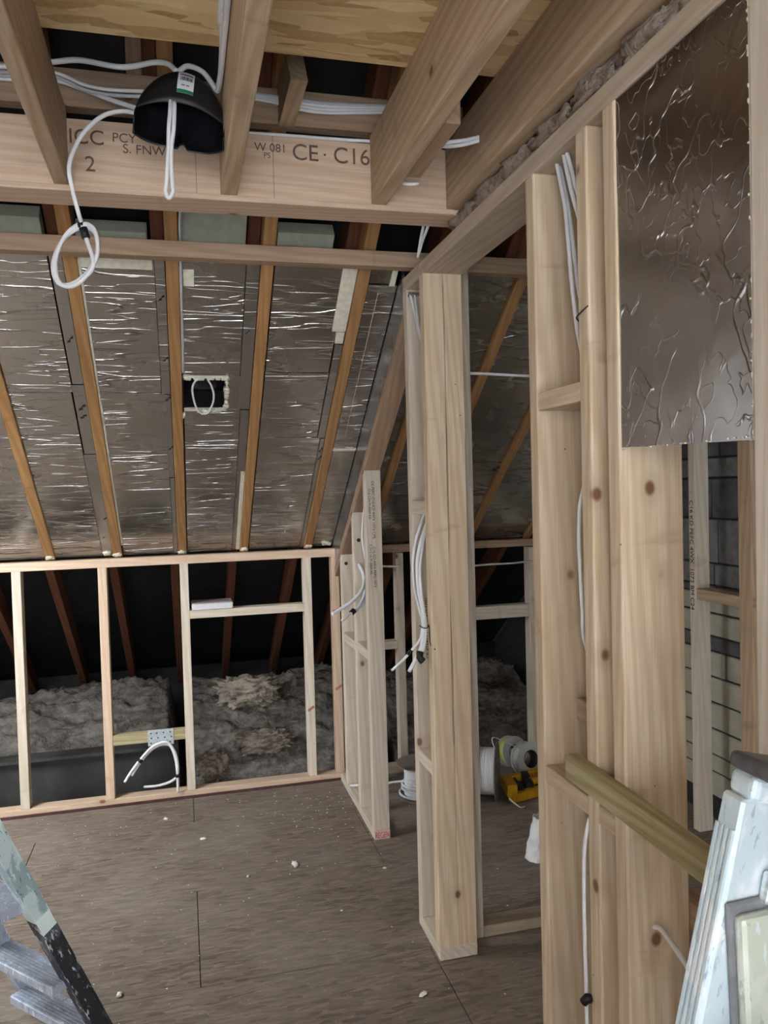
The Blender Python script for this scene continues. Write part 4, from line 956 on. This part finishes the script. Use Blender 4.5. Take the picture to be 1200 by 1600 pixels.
for k_ in range(260):
    x, y = rnd.uniform(-0.9, 1.3), 3.68-abs(rnd.gauss(0, 0.75))
    if k_ % 4 == 0: x, y = rnd.gauss(0.55, 0.12), rnd.gauss(3.4, 0.12)
    if y < 1.9: continue
    bmesh.ops.create_icosphere(b, subdivisions=1, radius=rnd.uniform(0.001, 0.0032), matrix=Matrix.Translation((x, y, 0.001)) @ Matrix.Scale(0.5, 4, (0, 0, 1)))
o = obj('sawdust', b, CRUMB); o['kind'] = 'stuff'; o['label'] = 'scattered pale dust and specks on the chipboard floor'; o['category'] = 'dust'

# ================================================================== STEP LADDERS
u = Vector((-0.684, 0.729, 0)); v_ = Vector((-0.729, -0.684, 0)); Z = Vector((0, 0, 1))
lean = (v_*0.437+Z).normalized()
base = Vector((-0.2592, 2.038, 0.1))-(lean*(0.1/lean.z))
la = empty('step_ladder', base); tag(la, 'paint splashed aluminium step ladder standing near the knee wall side', 'ladder')
def lbox(name, o0, ex, ey, ez, bm, mat):
    o = obj(name, bm, mat); o.matrix_basis = frame(o0, ex, ey, ez); o.parent = la; o.matrix_parent_inverse = la.matrix_basis.inverted(); return o
px = u.normalized(); pz = lean; py = pz.cross(px).normalized()
if py.dot(v_) < 0: py = -py; px_ = -px
else: px_ = px
ex, ey, ez = px, pz.cross(px).normalized(), pz
def railbm(L):
    b = boxbm(-0.022, 0.0, -0.033, 0.004, 0, L, 0.003, 1)
    boxbm(-0.0225, 0.014, -0.035, -0.031, 0, L, 0, 1, b); boxbm(-0.0225, 0.014, 0.002, 0.006, 0, L, 0, 1, b)
    return b
H_ = 1.2
lbox('side_rail', base, ex, ey, ez, railbm(0.47), LADB)
lbox('side_rail', base+ez*0.47, ex, ey, ez, railbm(H_-0.47), LADA)
lbox('side_rail', base+u*0.302, ex, ey, ez, railbm(H_), LADT)
obj_ = lbox('paint_splash', base+ez*0.43, ex, ey, ez, boxbm(-0.0232, -0.022, -0.034, 0.005, 0, 0.045), plain('mint_paint', (0.68, 0.80, 0.80), 0.4, 0, 0.05))
def treadbm(L, wdt):
    b = boxbm(0, L, -wdt/2, wdt/2, -0.022, 0, 0.002, 1)
    k_ = int(wdt/0.009)
    for i in range(k_): boxbm(0.002, L-0.002, -wdt/2+0.004+i*0.009, -wdt/2+0.008+i*0.009, -0.001, 0.0018, 0, 1, b)
    return b
for zt, wdt in ((0.10, 0.075), (0.245, 0.078), (0.72, 0.078), (0.95, 0.078)):
    p = base+ez*(zt/ez.z)
    lbox('tread', p, u, -v_, Z, treadbm(0.28, wdt), LADT)
p = base+ez*(0.478/ez.z)
lbox('platform', p+v_*0.055, u, -v_, Z, treadbm(0.28, 0.19), LADT)
top = base+ez*H_
lbox('top_cap', top, u, -v_, Z, boxbm(-0.03, 0.31, -0.06, 0.06, -0.01, 0.03, 0.006, 2), CAPD)
lean2 = (v_*0.42-Z).normalized()
for q in (0.0, 0.28):
    lbox('rear_leg', top+u*q+v_*0.03-Z*0.01, ex, lean2.cross(ex).normalized(), lean2, boxbm(-0.012, 0.012, -0.02, 0.02, 0, (H_*ez.z-0.012+base.z)/-lean2.z, 0.002, 1), LADT)
o = lbox('bolt', base+ez*0.23+v_*-0.036, ex, ey, ez, lathebm([(0.0, 0.014), (0.008, 0.012), (0.008, -0.012), (0.0, -0.014)], 12), CAPD)

# second ladder, close on the right
lb_ = empty('step_ladder', (0.45, 0.55, 0)); tag(lb_, 'pale paint covered step ladder with a dark top cap beside the partition', 'ladder')
lean = Vector((0.25, 0, 1)).normalized(); Lx = Vector((lean.z, 0, -lean.x))
la2 = lb_
def rbox(name, o0, ex, ey, ez, bm, mat):
    o = obj(name, bm, mat); o.matrix_basis = frame(o0, ex, ey, ez); o.parent = lb_; o.matrix_parent_inverse = lb_.matrix_basis.inverted(); return o
EX, EY, EZ = Lx, Vector((0, 1, 0)), lean
def rail2(L, Wd):
    b = boxbm(0, Wd, 0, 0.030, 0, L, 0.003, 1)
    for i in range(4): boxbm(-0.0030, 0.004, 0.0030+i*0.0068, 0.0066+i*0.0068, 0.01, L-0.030, 0, 1, b)
    return b
zt = 1.105; x_t = 0.491
p0_ = Vector((x_t, 0.615, zt))-lean*(zt/lean.z)
for y in (0.0, -0.36):
    rbox('side_rail', p0_+Vector((0, y, 0)), EX, EY, EZ, rail2(zt/lean.z, 0.075), LADW)
lean3 = Vector((-0.04, 0, 1)).normalized(); L3 = Vector((lean3.z, 0, -lean3.x))
for y in (0.0, -0.345):
    rbox('rear_leg', Vector((0.513, 0.598+y, 0.0)), L3, EY, lean3, boxbm(0, 0.05, 0, 0.014, 0, 1.005, 0.006, 2), LADG)
    rbox('leg_gap_shade', Vector((0.506, 0.609+y, 0.0)), L3, EY, lean3, boxbm(0.002, 0.060, 0, 0.006, 0, 1.014, 0.002, 1), GALVD)  # sheet behind the leg, colours in the dark gap around it
rbox('hinge_plate', Vector((0.502, 0.606, 1.010)), EX, EY, EZ, boxbm(0, 0.07, -0.003, 0.008, 0, 0.030, 0.004, 2), GALV)
for y in (0.0, -0.36):
    rbox('rail_end', Vector((x_t+0.004, 0.612+y, zt-0.002)), EX, EY, EZ, boxbm(0, 0.07, -0.002, 0.034, 0, 0.024, 0.008, 3), LADW)
rbox('top_cap', Vector((x_t+0.010, 0.24, zt+0.020)), EX, EY, EZ, boxbm(0, 0.085, -0.01, 0.412, 0, 0.016, 0.006, 3), CAPD)
for zz in (0.22, 0.45, 0.68, 0.90):
    q = p0_+lean*(zz/lean.z)
    rbox('tread', Vector((q.x, q.y, zz)), Vector((1, 0, 0)), Vector((0, -1, 0)), Vector((0, 0, -1)), boxbm(0.004, 0.075, 0.0, 0.335, 0, 0.02, 0.002, 1), LADT)
